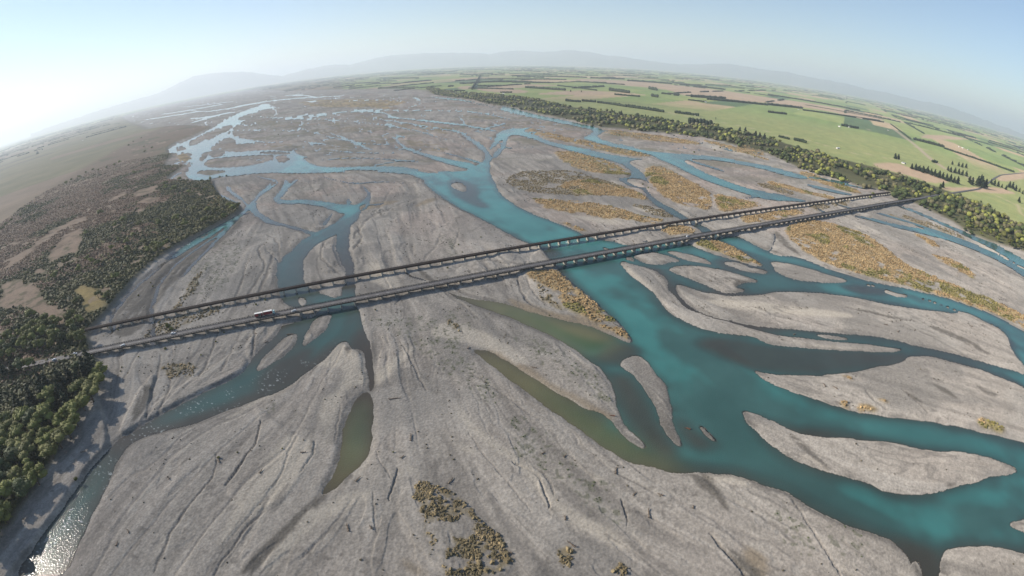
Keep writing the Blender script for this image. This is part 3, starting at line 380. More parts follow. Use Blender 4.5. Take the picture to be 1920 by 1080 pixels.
FOREST=[(-480.1,234.4),(-463.3,253.4),(-421.3,242.2),(-391.3,246.0),(-369.1,255.3),(-343.6,251.6),(-319.0,231.8),(-304.3,206.5),(-299.6,185.3),(-296.8,164.3),(-293.7,144.3),(-288.8,119.3),(-287.1,98.2),(-287.9,79.3),(-295.1,59.5),(-311.1,32.1),(-430.7,58.2),(-503.7,203.4)]
BELT_L=[(-538.7,251.6),(-508.9,281.2),(-510.5,308.9),(-475.1,314.4),(-443.2,329.5),(-409.3,309.6),(-392.9,286.0),(-410.0,279.8),(-426.5,270.7),(-463.3,253.4),(-498.7,231.8)]
TREES_L=[(-719.1,610.1),(-573.1,527.2),(-585.4,560.0),(-562.6,550.6),(-514.6,540.4),(-481.5,522.8),(-463.6,515.2),(-468.7,534.9),(-479.5,507.6),(-458.1,501.9),(-568.0,479.4),(-546.1,468.9),(-591.3,490.4),(-625.1,474.7),(-570.9,453.4),(-523.0,512.1),(-599.0,627.2),(-669.5,639.9),(-665.1,657.6),(-559.4,650.6),(-529.5,644.9),(-550.2,623.6),(-486.4,608.0),(-454.7,619.2),(-446.2,625.0),(-530.2,699.5),(-486.5,676.3),(-464.1,666.4),(-432.3,639.8),(-456.9,698.2),(-438.4,697.1),(-435.6,674.3),(-455.7,375.7),(-439.4,373.1),(-475.1,356.5),(-600.2,429.8),(-691.3,442.5),(-796.3,729.2),(-570.6,579.9),(-550.9,302.2),(-526.1,324.0),(-467.6,424.4),(-1300.1,913.9),(-1271.8,876.0),(-1209.5,781.8),(-1187.9,748.2),(-1143.6,705.2),(-1217.1,821.6),(-1419.5,1174.3),(-1453.7,1230.7),(-1437.1,1256.2),(-1491.7,1340.7),(-1474.0,1361.6),(-1419.2,1337.2),(-1405.6,1367.3),(-1393.0,1398.8),(-1407.6,1444.8),(-1891,2032),(-2038,2232),(-2104,2380),(-760.0,967.5),(-773.4,926.7),(-1077.4,1157.9),(-654.3,944.9),(-696.3,860.7),(-738.3,885.7),(-628.3,852.1),(-593.5,830.5),(-1627,1849),(-1476.8,1728),(-1440.2,1637),(-627.9,821.7)]
SHRUBS=[(-370.4,315.3,4),(-389.7,319.3,3),(-311.2,324.0,9),(-304.1,320.5,7),(-289.6,289.3,4),(-246.4,282.7,3),(-243.2,303.1,3),(-309.3,274.4,3),(-398.1,291.8,9),(-313.7,252.6,3),(-316.6,257.7,2.5),(-115.6,358.7,3),(-34.7,529.2,3),(-58.2,506.5,3),(-52.1,484.3,2.5),(-62.7,442.7,4),(-263.6,136.3,6),(-171.7,177.1,3),(-161.3,183.3,2),(-401.3,387.8,4),(-396.4,410.0,4),(-406.5,418.5,3),(-638.1,988.8,9),(-655.2,985.0,8),(-700.7,1052.9,6),(-838.4,1302.9,6),(-906.9,1228.4,7),(691.1,867.2,11),(720.9,800.6,14),(693.7,776.7,11),(433.9,1117.5,9),(594.7,1153.1,10),(587.2,1098.7,9),(297.4,1342.6,8),(542.6,1214.3,10),(507.2,1166.3,8),(665.7,998.5,10),(674.8,996.1,10),(662.8,1013.4,9),(-66.6,192.9,2),(-62.4,501.8,2),(-304.4,251.3,2),(-133.1,189.7,2),(-816.7,1645,9),(221.9,763.3,5),(29.9,348.4,2),(217.3,780.3,5),(-189.3,380.3,3),(-230.3,377.4,4),(-235.6,367.8,4),(-325.9,330.3,3),(-283.9,312.2,3),(-243.2,317.7,3),(-198.0,392.5,3)]
DRIFT=[(-74.7,240.4,7),(-58.6,205.5,6),(-79.8,139.8,5),(-81.7,171.5,4),(102.6,208.2,3.2),(59.0,223.5,3.2),(16.5,193.9,2.5),(28.0,191.0,2.5),(14.0,275.6,4),(-201.8,113.3,3),(-196.9,155.6,2),(-203.7,103.7,3),(458.8,300.1,4),(53.8,178.1,5),(65.4,147.9,6),(60.7,161.3,3),(73.4,159.3,3),(-32.6,173.5,5),(-68.5,140.9,2.5),(-60.5,189.4,2.5),(231.4,308.1,2),(218.5,237.7,4),(225.7,233.5,4),(-211.0,318.0,3),(-178.7,319.0,6),(-195.2,306.2,3),(339.4,313.0,4),(347.0,300.7,5),(-139.2,170.1,3),(-118.6,187.7,3),(88.8,149.1,2),(-275.9,160.2,4),(-170.8,175.4,4),(-32.1,300.4,3),(24.3,148.5,3),(25.5,132.6,5),(-3.6,129.0,4)]
PINES=[(1284.7,1348.4,15),(1299.4,1347.1,14),(1210.0,1185.2,13),(1217.9,1175.4,15),(1225.9,1165.9,14),(1224.3,1146.7,16),(1236.6,1139.0,17),(1235.2,1120.6,15),(1243.8,1111.9,16),(1246.8,1095.5,17),(1255.7,1087.1,15),(1255.1,1070.1,16),(1264.2,1062.0,17),(1273.6,1054.0,14),(1283.1,1046.2,17),(1473.5,1244.7,14),(1489.4,1237.2,15),(1500,1227.8,15),(1511,1218.6,14),(1523,1209.6,15),(1487.2,1270.5,12),(1707,1441.4,12),(1735,1428.8,13),(1747,1417.8,14),(1779,1422.5,14),(1403.3,1095.6,17),(1382.0,1066.2,18),(1396.1,1054.0,24),(1412.1,1048.0,26),(1435.1,1049.5,22),(1472.9,1100.6,24),(1583,1135.9,14),(1591,1126.2,15),(1604,1118.5,14),(1618,1111.0,10),(1610,1085.1,12),(1707,1138.4,17),(1716,1128.9,17),(1694,1098.4,15),(1710,1091.3,11),(1689,1062.2,10),(1575,1426.2,9),(1116.9,960.3,13),(1085.4,941.7,10),(2465,2266,8),(830.3,1928,8),(398.2,3323,11),(464.3,3289,10),(396.6,1943,13),(420.0,1874,13),(399.4,1905,11),(493.5,1796,11),(499.9,1782,10),(793.5,1576,14),(780.3,1473.4,15),(787.5,1456.7,14),(790.6,1429.0,15),(780.9,1594,12),(1446.1,915.2,13),(1108.0,764.9,7),(1036.4,716.0,7)]
BELTS=[(1019.0,6418,1495.5,6562,14),(1390.7,5956,1904,5808,16),(2039,6222,2242,5714,14),(2176,5631,2422,5411,14),(709.0,3598,804.6,3369,16),(649.0,3117,790.0,3023,8),(1164.9,4166,1171.8,3965,18),(894.4,3140,920.9,3073,14),(1080.8,3531,1135.8,3475,9),(1141.2,3431,1174.7,3412,12),(1255.1,3390,1577,3511,14),(1098.7,3012,1200.8,2952,7),(1312.8,3230,1816,3281,12),(271.8,2483,342.0,2434,9),(357.1,2504,419.6,2458,8),(422.3,2428,474.5,2358,8),(474.5,2358,526.0,2243,9),(531.5,2246,650.8,2072,10),(700.9,2078,785.2,2008,9),(113.4,3761,375.5,3439,12),(385.5,4136,609.4,3539,7),(626.2,1700,706.9,1669,16),(19.3,4773,360.1,4653,10),(29.1,6999,999.1,6604,12),(52.9,5669,620.6,5589,8),(2993,5433,3876,4782,12),(1852,3347,2219,3443,13),(2087,3235,2659,3316,8),(2728,3318,2969,3323,8),(2681,4121,3421,3835,4),(2470,3356,3113,3537,4),(1447.2,2607,1578,2613,9),(4886,5327,4534,4104,9),(3010,3280,2215,2222,5),(2236,2220,2377,2093,12),(2308,2031,2414,1598,7),(4645,4009,5052,3973,8),(1777,2340,1880,2307,10),(5828,6131,6287,6222,10),(8603,9163,7764,7853,9),(5058,3796,5506,3567,10),(4773,4911,5061,4700,8),(4454,3803,4599,3768,7),(6733,4571,7388,4750,12),(-2222,6180,-2015,6434,11),(-2262,7230,-1675,6438,12),(-3748,9089,-3151,8109,11),(-4209,9692,-3724,8898,9),(-473.5,4796,-350.4,4703,10),(-277.5,4900,19.9,4903,12),(-265.0,4132,-68.6,4047,9),(-273.1,3651,-435.7,7592,12),(-467.7,3570,-401.8,3525,7),(-385.7,3514,-307.2,3467,7),(-61.3,3187,12.3,3172,7),(-2485,9573,-1358.2,7539,13),(-862.2,8780,-508.0,7982,13),(-7744,23973,-1308.9,10341,12),(-257.0,5994,318.9,5657,8),(-20102,43698,-5522,16214,12),(1552,1416.2,1579,1411.9,8),(-515.0,4215,-477.0,4275,10),(903.5,1533,922.3,1491.1,6),(938.5,1489.1,962.1,1443.5,8),(1244.0,1191.6,1266.6,1113.8,7),(292.7,1914,384.6,1758,7)]
HOUSES=[(1067.0,1404.3,14,6,0),(1252.3,1268.7,14,9,1),(2325,2550,12,7,1),(2825,2320,16,8,0),(2808,2340,10,6,0),(2844,2287,12,7,1),(4687,4122,10,7,0),(5517,3761,14,8,0),(2046,3230,16,8,0),(1452.9,3526,12,7,0),(1425.9,3291,14,7,0),(1190.2,2943,12,7,0),(1245.9,6275,14,9,0),(549.8,7017,30,18,2),(-39.8,3073,12,8,0),(-3891,3535,14,9,0),(1704,2257,14,7,0),(1815,2314,12,7,1),(772.6,2019,10,6,0),(159.9,4516,16,9,0)]
DIRTROAD=[(10667,13284),(4547,5296),(3179,3561),(2514,2675),(2175,2213),(1993,1962),(1763,1665),(1638,1504),(1579,1411.9),(1504,1291.0),(1533,1168.5)]
TRACKS=[[(678.2,2046),(791.0,1873),(928.8,1657),(1026.5,1533),(1055.6,1407.5),(1100.4,1330.0),(1167.8,1255.5)],[(2059,2374),(1909,2394)],[(1388.4,1024.8),(1386.3,938.4),(1370.8,843.7),(1381.9,732.6)],[(1415.0,898.4),(1282.1,800.0),(1256.2,767.5)],[(1867,1846),(1991,1745),(2259,1638),(2360,1568)],[(546.8,2279),(686.2,2070)],[(1169.0,1400.7),(1201.0,1335.3),(1314.4,1345.9)]]
HIGHWAY=[(831.4,790.5),(946.6,844.9),(1120.1,915.9),(1244.8,969.6),(1364.1,1019.6),(1543,1125.7),(1839,1305.3),(2024,1411.2),(2263,1518),(2640,1683),(4188,2294)]
CARS=[(-404.5,254.0,1),(-383.3,262.8,1),(-335.2,284.7,1),(-289.2,304.0,1),(-186.3,347.6,0),(205.3,519.7,0)]
TRUCK=(-210.9,339.9)
RIDGE=[(-0.676,0.0165),(-0.642,0.0276),(-0.610,0.0377),(-0.571,0.0370),(-0.509,0.0279),(-0.471,0.0151),(-0.441,0.0077),(-0.388,0.0155),(-0.347,0.0190),(-0.311,0.0143),(-0.272,0.0222),(-0.233,0.0274),(-0.181,0.0281),(-0.130,0.0274),(-0.078,0.0243),(-0.040,0.0201),(-0.014,0.0249),(0.025,0.0278),(0.064,0.0236),(0.108,0.0285),(0.154,0.0265),(0.185,0.0203),(0.227,0.0181),(0.263,0.0129),(0.315,0.0093),(0.361,0.0133),(0.417,0.0210),(0.443,0.0208),(0.484,0.0186),(0.499,0.0186),(0.537,0.0207),(0.563,0.0174),(0.602,0.0155),(0.653,0.0161),(0.691,0.0122),(0.730,0.0138),(0.781,0.0118),(0.818,0.0133),(0.856,0.0127),(0.908,0.0066),(0.990,0.0008)]
GROOVE=[([(150.5,406.8),(148.0,389.0),(149.2,372.3),(153.9,354.2),(172.7,337.0),(175.4,341.5),(157.4,359.8),(154.0,378.0),(153.0,393.5),(154.8,409.7)],0.5),
([(-211.0,398.3),(-220.2,442.2),(-234.8,502.6),(-238.4,505.2),(-223.5,444.4),(-214.0,400.2)],0.5),
([(-241.2,381.5),(-253.7,429.9),(-262.5,458.0),(-272.9,489.4),(-276.8,491.8),(-267.3,460.9),(-258.3,432.9),(-245.4,384.0)],0.8),
([(-266.3,381.9),(-276.3,418.3),(-295.5,460.7),(-299.0,461.9),(-279.8,420.1),(-269.8,383.9)],0.6),
([(-252.9,458.3),(-271.6,506.9),(-296.6,547.2),(-321.6,569.5),(-320.3,564.6),(-296.7,542.3),(-274.5,506.8),(-256.1,459.4)],0.7),
([(-217.9,491.1),(-209.4,456.1),(-185.3,415.3),(-184.0,417.4),(-207.2,456.7),(-213.3,487.9)],0.6),
([(-180.1,499.4),(-163.9,453.9),(-150.2,415.0),(-148.2,415.6),(-161.7,454.5),(-177.7,500.1)],0.5),
([(-105.2,396.2),(-98.8,381.4),(-101.1,367.0),(-99.8,365.4),(-96.7,380.7),(-103.7,398.0)],0.4),
([(-53.5,398.8),(-37.7,381.8),(-14.0,371.4),(-13.6,377.9),(-37.2,388.5),(-52.9,404.1)],0.6),
([(125.1,443.9),(137.6,418.7),(138.4,384.8),(141.7,354.4),(144.0,356.8),(140.8,387.3),(140.1,422.3),(127.4,448.6)],0.2),
([(-68.3,400.0),(-51.5,378.7),(-26.3,341.3),(-25.3,344.0),(-50.7,381.9),(-67.7,403.7)],0.3),
([(-29.5,269.4),(-11.2,251.8),(14.6,220.4),(15.2,221.4),(-10.7,253.1),(-29.1,270.9)],0.3),
([(-109.3,233.6),(-106.2,213.3),(-104.5,199.3),(-103.5,199.1),(-105.2,213.1),(-108.2,233.4)],0.3),
([(-138.5,100.3),(-134.8,120.7),(-131.4,135.1),(-125.4,143.4),(-126.1,144.1),(-132.6,135.9),(-136.1,121.2),(-139.7,100.8)],0.5),
([(-98.8,117.3),(-87.2,134.9),(-81.5,156.4),(-82.2,156.9),(-88.2,135.7),(-99.7,118.1)],0.25),
([(-16.9,474.2),(-0.0,445.7),(21.6,451.8),(21.6,457.3),(0.4,451.0),(-15.8,479.1)],0.6),
([(-145.6,445.1),(-124.2,425.4),(-109.9,396.5),(-109.1,398.0),(-123.8,427.9),(-145.7,448.3)],0.4),
([(-158.8,213.4),(-153.4,194.2),(-154.5,182.6),(-156.5,166.9),(-158.6,156.1),(-157.1,155.4),(-154.9,166.1),(-152.9,181.8),(-151.8,193.7),(-157.1,213.2)],0.9),
([(-175.6,181.4),(-170.2,168.6),(-168.7,158.3),(-173.0,141.3),(-176.4,126.8),(-172.8,93.9),(-170.9,93.8),(-174.8,126.5),(-171.5,140.6),(-167.6,157.8),(-169.2,168.5),(-174.6,181.4)],0.7),
([(-85.1,310.1),(-67.3,275.5),(-60.8,257.4),(-55.8,249.0),(-55.1,249.8),(-59.6,258.4),(-66.1,276.7),(-84.4,311.2)],0.4),
([(-1.2,185.6),(12.5,177.7),(16.7,157.9),(16.0,154.8),(17.1,154.5),(17.8,158.2),(13.4,178.7),(-0.7,187.0)],0.7),
([(90.8,132.1),(94.2,125.1),(99.7,112.9),(101.8,103.4),(103.9,104.3),(101.4,113.9),(95.2,125.8),(91.8,132.9)],1.0),
([(52.9,157.4),(53.6,147.0),(52.5,140.7),(53.5,140.6),(54.7,147.2),(53.6,157.6)],0.6),
([(-77.3,194.3),(-72.1,184.1),(-64.0,172.7),(-63.4,173.3),(-71.5,184.6),(-76.7,194.8)],0.3),
([(-62.8,181.0),(-62.5,171.4),(-62.5,156.7),(-61.8,156.5),(-61.4,171.1),(-61.6,180.8)],0.6),
([(-72.2,163.0),(-68.3,144.0),(-64.9,137.6),(-64.3,138.0),(-67.6,144.2),(-71.4,163.1)],0.3),
([(-418.3,486.9),(-409.1,439.0),(-383.3,384.2),(-380.2,382.7),(-405.4,436.5),(-414.0,483.4)],0.5),
([(-253.8,381.6),(-259.5,417.2),(-267.0,459.6),(-306.3,509.7),(-304.2,534.2),(-307.6,538.5),(-309.6,510.0),(-269.8,459.7),(-263.2,420.1),(-257.2,384.1)],0.8),
([(-226.9,539.3),(-216.8,489.3),(-192.7,453.5),(-170.3,431.8),(-170.4,434.8),(-192.5,457.7),(-214.3,489.7),(-223.1,536.0)],0.8),
([(-184.9,533.7),(-189.0,551.7),(-187.8,580.1),(-188.4,634.8),(-160.8,645.1),(-162.6,652.0),(-192.2,644.2),(-191.7,585.9),(-191.5,554.6),(-187.1,534.8)],0.6),
([(-174.0,497.6),(-175.2,536.6),(-196.3,585.4),(-198.1,582.2),(-178.2,537.7),(-177.3,501.5)],0.9),
([(-81.8,546.2),(-83.3,511.6),(-91.0,481.3),(-91.6,466.2),(-89.1,463.6),(-88.6,477.4),(-81.7,508.9),(-80.0,543.9)],0.4),
([(-63.6,554.3),(-64.0,526.9),(-63.6,493.9),(-62.0,492.8),(-62.3,525.5),(-61.8,552.6)],0.4),
([(-32.1,460.0),(-16.1,459.6),(-1.1,446.8),(-10.8,438.8),(-9.5,432.7),(1.5,449.9),(-15.9,465.1),(-32.4,465.6)],0.5),
([(52.7,442.4),(37.4,449.3),(36.9,445.8),(52.1,439.0)],0.3),
([(4.1,422.5),(8.3,378.0),(21.4,357.8),(41.8,339.5),(42.8,342.7),(22.4,361.1),(9.9,380.2),(6.1,423.6)],0.8),
([(12.0,422.3),(18.0,383.1),(30.7,362.9),(31.5,365.0),(19.1,384.8),(13.3,423.5)],0.5),
([(-299.8,238.2),(-307.6,259.6),(-315.3,283.2),(-317.6,284.2),(-309.7,260.4),(-301.8,238.8)],0.6),
([(-245.9,201.1),(-260.9,229.7),(-267.1,242.2),(-276.1,263.0),(-288.7,281.7),(-290.4,281.8),(-278.7,263.4),(-269.6,242.7),(-263.2,229.9),(-248.0,201.3)],0.7),
([(-238.9,201.9),(-242.6,222.3),(-252.0,244.3),(-270.4,264.1),(-271.5,263.5),(-254.1,244.2),(-245.0,223.0),(-241.2,202.7)],0.7),
([(-231.3,252.5),(-232.0,266.7),(-241.6,296.8),(-251.1,322.2),(-253.0,322.9),(-244.2,297.7),(-234.5,267.8),(-233.9,254.0)],0.9),
([(-213.8,261.2),(-217.8,282.5),(-220.9,297.8),(-223.5,299.1),(-220.3,283.7),(-216.1,262.3)],0.5),
([(-194.4,277.2),(-203.6,299.2),(-211.1,319.9),(-225.8,337.7),(-226.5,336.6),(-213.0,319.4),(-205.8,299.5),(-196.4,277.4)],0.8),
([(285.3,222.9),(286.5,203.0),(287.4,190.4),(289.2,191.2),(288.3,203.9),(287.2,223.9)],0.4),
([(248.0,225.4),(249.4,212.6),(253.6,203.8),(255.9,205.4),(251.8,214.1),(250.5,226.9)],0.5),
([(144.0,147.8),(145.1,128.7),(149.3,103.6),(150.0,92.1),(151.3,92.4),(150.6,104.0),(146.4,129.2),(145.0,148.1)],0.4),
([(-25.7,211.7),(-18.7,194.2),(-11.1,182.1),(8.8,152.7),(9.6,153.6),(-10.5,182.8),(-18.1,194.8),(-25.0,212.2)],0.25),
([(10.0,183.5),(19.0,171.9),(19.7,163.0),(20.8,163.3),(20.0,172.7),(10.8,184.7)],0.3),
([(-127.9,202.0),(-128.2,188.1),(-127.1,167.0),(-130.3,154.6),(-129.4,154.1),(-125.7,166.4),(-126.7,187.5),(-126.4,201.3)],0.4),
([(-116.2,198.2),(-113.6,185.3),(-115.7,172.4),(-114.8,171.9),(-112.2,184.7),(-114.8,198.0)],0.5),
([(-188.9,637.0),(-186.1,689.1),(-193.9,778.0),(-197.2,782.9),(-189.1,694.0),(-191.7,642.0)],0.5),
([(-135.9,718.0),(-155.9,692.9),(-183.6,641.6),(-194.1,596.5),(-191.6,591.4),(-181.1,635.5),(-152.6,681.9),(-133.9,710.1)],0.4),
([(-169.4,382.8),(-180.8,399.6),(-190.9,411.6),(-191.2,409.4),(-181.3,397.7),(-170.1,381.3)],0.5),
([(-27.0,605.2),(-49.9,545.4),(-48.6,541.4),(-25.7,600.4)],0.2),
([(109.5,807.4),(46.1,989.8),(44.7,979.9),(107.3,798.3)],0.1),
([(640.9,529.2),(675.3,510.7),(710.0,443.4),(718.2,448.2),(683.3,516.5),(648.3,535.4)],0.3),
([(367.2,311.1),(384.3,279.7),(408.1,231.8),(412.4,234.1),(388.7,282.6),(370.1,313.3)],0.3),
([(313.0,351.2),(341.2,332.9),(385.4,313.9),(389.5,317.7),(344.9,336.8),(315.4,354.0)],0.4)]
RAISE=[([(29.6,503.1),(37.5,475.3),(44.3,438.3),(50.2,419.7),(89.7,306.4),(81.8,310.6),(43.6,354.3),(19.5,405.3),(7.8,429.1)],0.7),
([(-259.6,181.0),(-252.0,191.8),(-249.0,211.5),(-263.0,229.7),(-269.6,245.8),(-279.5,255.5),(-276.0,231.3),(-268.5,203.6)],1.6),
([(-260.1,169.5),(-262.8,159.5),(-262.8,137.1),(-261.8,114.2),(-262.1,90.3),(-264.1,57.0),(-263.0,-0.3),(-380.1,-42.6),(-301.6,86.4),(-305.3,155.8),(-319.1,208.0),(-312.9,219.2),(-278.9,189.9)],2.6),
([(-251.8,190.1),(-244.0,205.7),(-227.4,228.5),(-209.6,249.5),(-198.1,261.8),(-198.7,280.0),(-218.1,290.8),(-225.9,267.9),(-238.3,245.9),(-250.5,224.9)],1.0),
([(-209.2,291.3),(-216.8,323.8),(-209.5,342.2),(-201.1,307.5),(-199.8,284.3)],0.7),
([(-170.8,228.3),(-157.5,221.4),(-135.8,205.6),(-115.5,198.1),(-112.0,189.5),(-114.2,164.3),(-121.1,148.1),(-134.1,140.5),(-147.1,147.7),(-156.2,156.0),(-154.3,175.4),(-152.6,194.0),(-158.0,213.3)],0.6),
([(-198.7,569.6),(-183.9,615.1),(-151.4,673.4),(-131.6,744.7),(-87.3,654.1),(-37.7,561.8),(12.2,506.7),(0.2,448.3),(-40.3,424.2),(-91.9,425.7),(-136.3,392.3),(-155.0,427.7),(-174.1,483.8)],0.35),
([(162.1,375.9),(242.2,380.9),(317.3,377.3),(395.5,342.4),(471.0,328.1),(483.1,269.3),(458.3,233.9),(403.0,265.1),(346.9,287.4),(263.6,314.3),(214.4,326.0),(171.2,344.9)],0.35),
([(179.9,246.6),(217.2,247.1),(277.3,249.5),(348.0,256.8),(402.1,225.9),(425.0,193.3),(363.4,151.4),(312.1,176.4),(244.0,204.2),(208.6,224.3)],0.35),
([(-59.6,149.8),(-53.5,171.7),(-30.7,167.1),(-1.2,128.1),(-3.5,113.9),(-26.5,113.5),(-42.1,127.1)],0.5)]
GUIDES=[[(-82.0,848.9),(0.9,601.8),(70.8,421.6),(108.5,277.8),(137.5,196.4),(179.4,132.4),(278.7,81.5)],[(-370.5,904.4),(-239.5,599.2),(-162.9,428.0),(-132.3,343.1),(-146.5,254.0),(-232.2,197.9),(-249.1,90.8)],[(-149.0,746.8),(-89.8,479.3),(-25.8,342.6),(13.2,257.7),(54.0,187.9),(111.5,129.0)],[(-104.6,343.2),(-50.8,216.1),(-16.0,140.3)],[(-102.1,295.7),(-91.3,170.8),(-119.5,111.0)],[(-424.4,676.3),(-413.0,468.6),(-366.5,317.2),(-272.4,203.0)],[(153.9,988.1),(204.6,627.6),(249.1,446.1),(415.8,365.1),(501.5,267.0)],[(397.9,1026.8),(463.2,604.0),(547.9,450.9),(586.0,329.9)],[(227.9,341.9),(314.0,289.2),(430.8,212.5)],[(179.3,245.4),(273.0,200.0),(354.7,150.6)],[(145.3,215.3),(200.0,166.5),(295.3,127.7)],[(-133.5,2232),(-222.4,1308.4),(-95.8,894.0)],[(-1364.9,3487),(-1209.4,2448),(-849.4,1320.3)],[(6.9,1966),(262.6,1496.0),(422.4,1093.4),(683.0,821.3)],[(-808.7,1812),(-407.1,1069.4),(-156.9,902.5)],[(-152.1,208.8),(-167.4,160.3),(-179.1,100.4)],[(-513.3,901.6),(-274.4,650.8),(-209.8,555.0)],[(136.8,153.4),(169.9,115.9),(186.8,82.9)],[(36.7,165.9),(58.8,136.8),(90.7,107.7)]]
TERR_EDGE=[(-315.9,32.6),(-298.1,83.0),(-288.7,92.0),(-293.1,100.7),(-293.6,124.6),(-300.0,151.5),(-311.9,179.4),(-314.1,199.0),(-321.4,221.4),(-336.0,245.2),(-356.0,267.3),(-376.2,278.5),(-398.0,295.4),(-415.3,317.6),(-413.6,333.9),(-425.9,370.9),(-438.1,410.3),(-451.6,471.2),(-453.3,529.6),(-441.7,582.8),(-427.2,658.3),(-435.6,709.2),(-500.5,760.4),(-531.3,791.4),(-605.9,879.4),(-639.8,937.0),(-671.7,947.5),(-827.8,1011.0),(-860.0,1048.2),(-913.2,1209.1),(-926.8,1208.6),(-1049.8,1256.4),(-1174.1,1492.7),(-1290.0,1582),(-1450.8,1829),(-1487.0,2097),(-1602,2424),(-1798,2575),(-2386,3110),(-2862,3235),(-13235,14021)]
SCRUB=[(-315.9,32.6),(-638.4,205.4),(-1169.7,610.2),(-1260.1,773.7),(-1377.4,937.8),(-1560,1253.9),(-1714,1542),(-1954,2026),(-2190,2427),(-2519,3080),(-2301,3063),(-2001,2840),(-13235,14021)]
FAR_END=[(-20832,23849),(-21539,26696),(-16546,26662),(-7568,14050),(-3364,7275),(-2332,5989),(-1312.2,4785)]
HALF=[[(-169.1,344.6),(-169.5,366.6),(-138.0,376.5),(-131.8,361.6),(-125.6,347.6),(-113.8,320.4),(-104.2,299.2),(-94.5,269.1),(-91.0,247.7),(-93.9,247.6),(-100.3,268.9),(-107.2,289.9),(-115.2,301.2),(-120.7,298.1),(-130.7,314.6),(-134.3,291.1),(-143.6,268.8),(-155.0,244.3),(-171.4,234.0),(-187.8,219.7),(-210.1,200.2),(-233.2,190.1),(-244.7,180.5),(-246.1,168.7),(-242.2,153.5),(-236.9,133.8),(-234.4,117.9),(-230.6,97.8),(-224.7,72.2),(-264.3,57.7),(-262.0,90.8),(-261.7,114.7),(-262.7,137.6),(-262.7,160.0),(-260.0,170.0),(-259.6,181.0),(-250.4,188.2),(-242.9,204.2),(-226.3,226.7),(-208.6,247.6),(-197.8,261.1),(-198.1,280.7),(-197.4,299.7),(-193.8,307.8),(-190.5,322.9),(-193.2,335.1)],
[(-261.9,505.9),(-238.8,565.7),(-209.4,680.7),(-177.9,592.4),(-130.4,361.6),(-210.2,361.5)],
[(-2138,2782),(-944.1,1900),(-370.5,904.4),(-837.9,985.5)]]
OLIVE=[[(-57.5,396.1),(-16.2,377.6),(21.5,352.2),(62.5,332.0),(85.3,307.4),(73.2,297.0),(55.8,286.0),(38.4,302.0),(16.1,326.9),(-15.4,353.0)],
[(-32.4,303.4),(-0.5,280.6),(28.8,247.7),(46.2,229.5),(54.4,219.1),(66.2,204.3),(75.7,190.3),(96.6,175.5),(80.8,173.4),(54.0,187.9),(30.2,215.6),(-0.6,256.8),(-22.7,282.8)],
[(-90.8,248.3),(-101.6,223.4),(-100.8,199.4),(-95.3,174.3),(-99.9,158.4),(-85.4,171.3),(-82.7,192.0),(-92.3,214.1)],
[(358.1,183.5),(378.7,170.6),(385.0,155.5),(363.3,157.8)]]
RIFFLE=[[(-256.2,171.9),(-241.9,204.9),(-208.0,236.3),(-183.7,251.2),(-131.5,309.9),(-123.9,298.7),(-162.7,252.9),(-189.0,217.9),(-228.2,192.0),(-244.0,179.5),(-242.8,154.4),(-236.9,133.8),(-230.6,97.8),(-224.7,72.2),(-264.3,57.7),(-261.7,114.7),(-262.7,160.0)],
[(48.7,522.7),(70.4,526.0),(88.8,505.6),(57.5,490.0)],
[(-535.0,828.1),(-430.3,705.3),(-407.2,437.7),(-410.9,359.1)]]
def arr(p): return np.array(p, float)
BED = np.array(BED_R + [(2600, 100), (2200, -2500), (-300, -2500), (-560, -300)] + TERR_EDGE + FAR_END)
U = np.array([math.cos(0.408223), math.sin(0.408223)])      # along the bridges
N = np.array([-U[1], U[0]])                                 # across them, upstream

# ------------------------------------------------------------------ array helpers
_lat = [rng.random((256, 256)).astype(np.float32) for _ in range(6)]
def vnoise(x, y, sc, seed=0):
    L = _lat[seed % 6]
    fx = x / sc + 37.3 * seed; fy = y / sc + 91.7 * seed
    ix = np.floor(fx).astype(np.int64); iy = np.floor(fy).astype(np.int64)
    tx = (fx - ix).astype(np.float32); ty = (fy - iy).astype(np.float32)
    tx = tx * tx * (3 - 2 * tx); ty = ty * ty * (3 - 2 * ty)
    a = L[iy & 255, ix & 255]; b = L[iy & 255, (ix + 1) & 255]
    c = L[(iy + 1) & 255, ix & 255]; d = L[(iy + 1) & 255, (ix + 1) & 255]
    return (a * (1 - tx) + b * tx) * (1 - ty) + (c * (1 - tx) + d * tx) * ty
def fbm(x, y, sc, seed=0, octv=4):
    s = 0; a = 1.0; t = 0
    for k in range(octv):
        s = s + a * vnoise(x, y, sc / 2 ** k, seed + k); t += a; a *= 0.55
    return s / t
def sstep(a, b, x):
    t = np.clip((x - a) / (b - a), 0, 1)
    return t * t * (3 - 2 * t)
def chaikin(p, n=2):
    p = np.asarray(p, float)
    for _ in range(n):
        q = np.roll(p, -1, axis=0)
        p = np.stack([p * .75 + q * .25, p * .25 + q * .75], 1).reshape(-1, 2)
    return p
def box1(a, r, ax):
    if r < 1: return a
    pad = [(0, 0), (0, 0)]; pad[ax] = (r + 1, r)
    c = np.cumsum(np.pad(a, pad, mode='edge'), axis=ax, dtype=np.float64)
    n = a.shape[ax]
    hi = np.take(c, np.arange(2 * r + 1, 2 * r + 1 + n), axis=ax); lo = np.take(c, np.arange(0, n), axis=ax)
    return ((hi - lo) / (2 * r + 1)).astype(np.float32)
def blur(a, r):
    a = a.astype(np.float32); r = int(round(r))
    for _ in range(2): a = box1(box1(a, r, 0), r, 1)
    return a

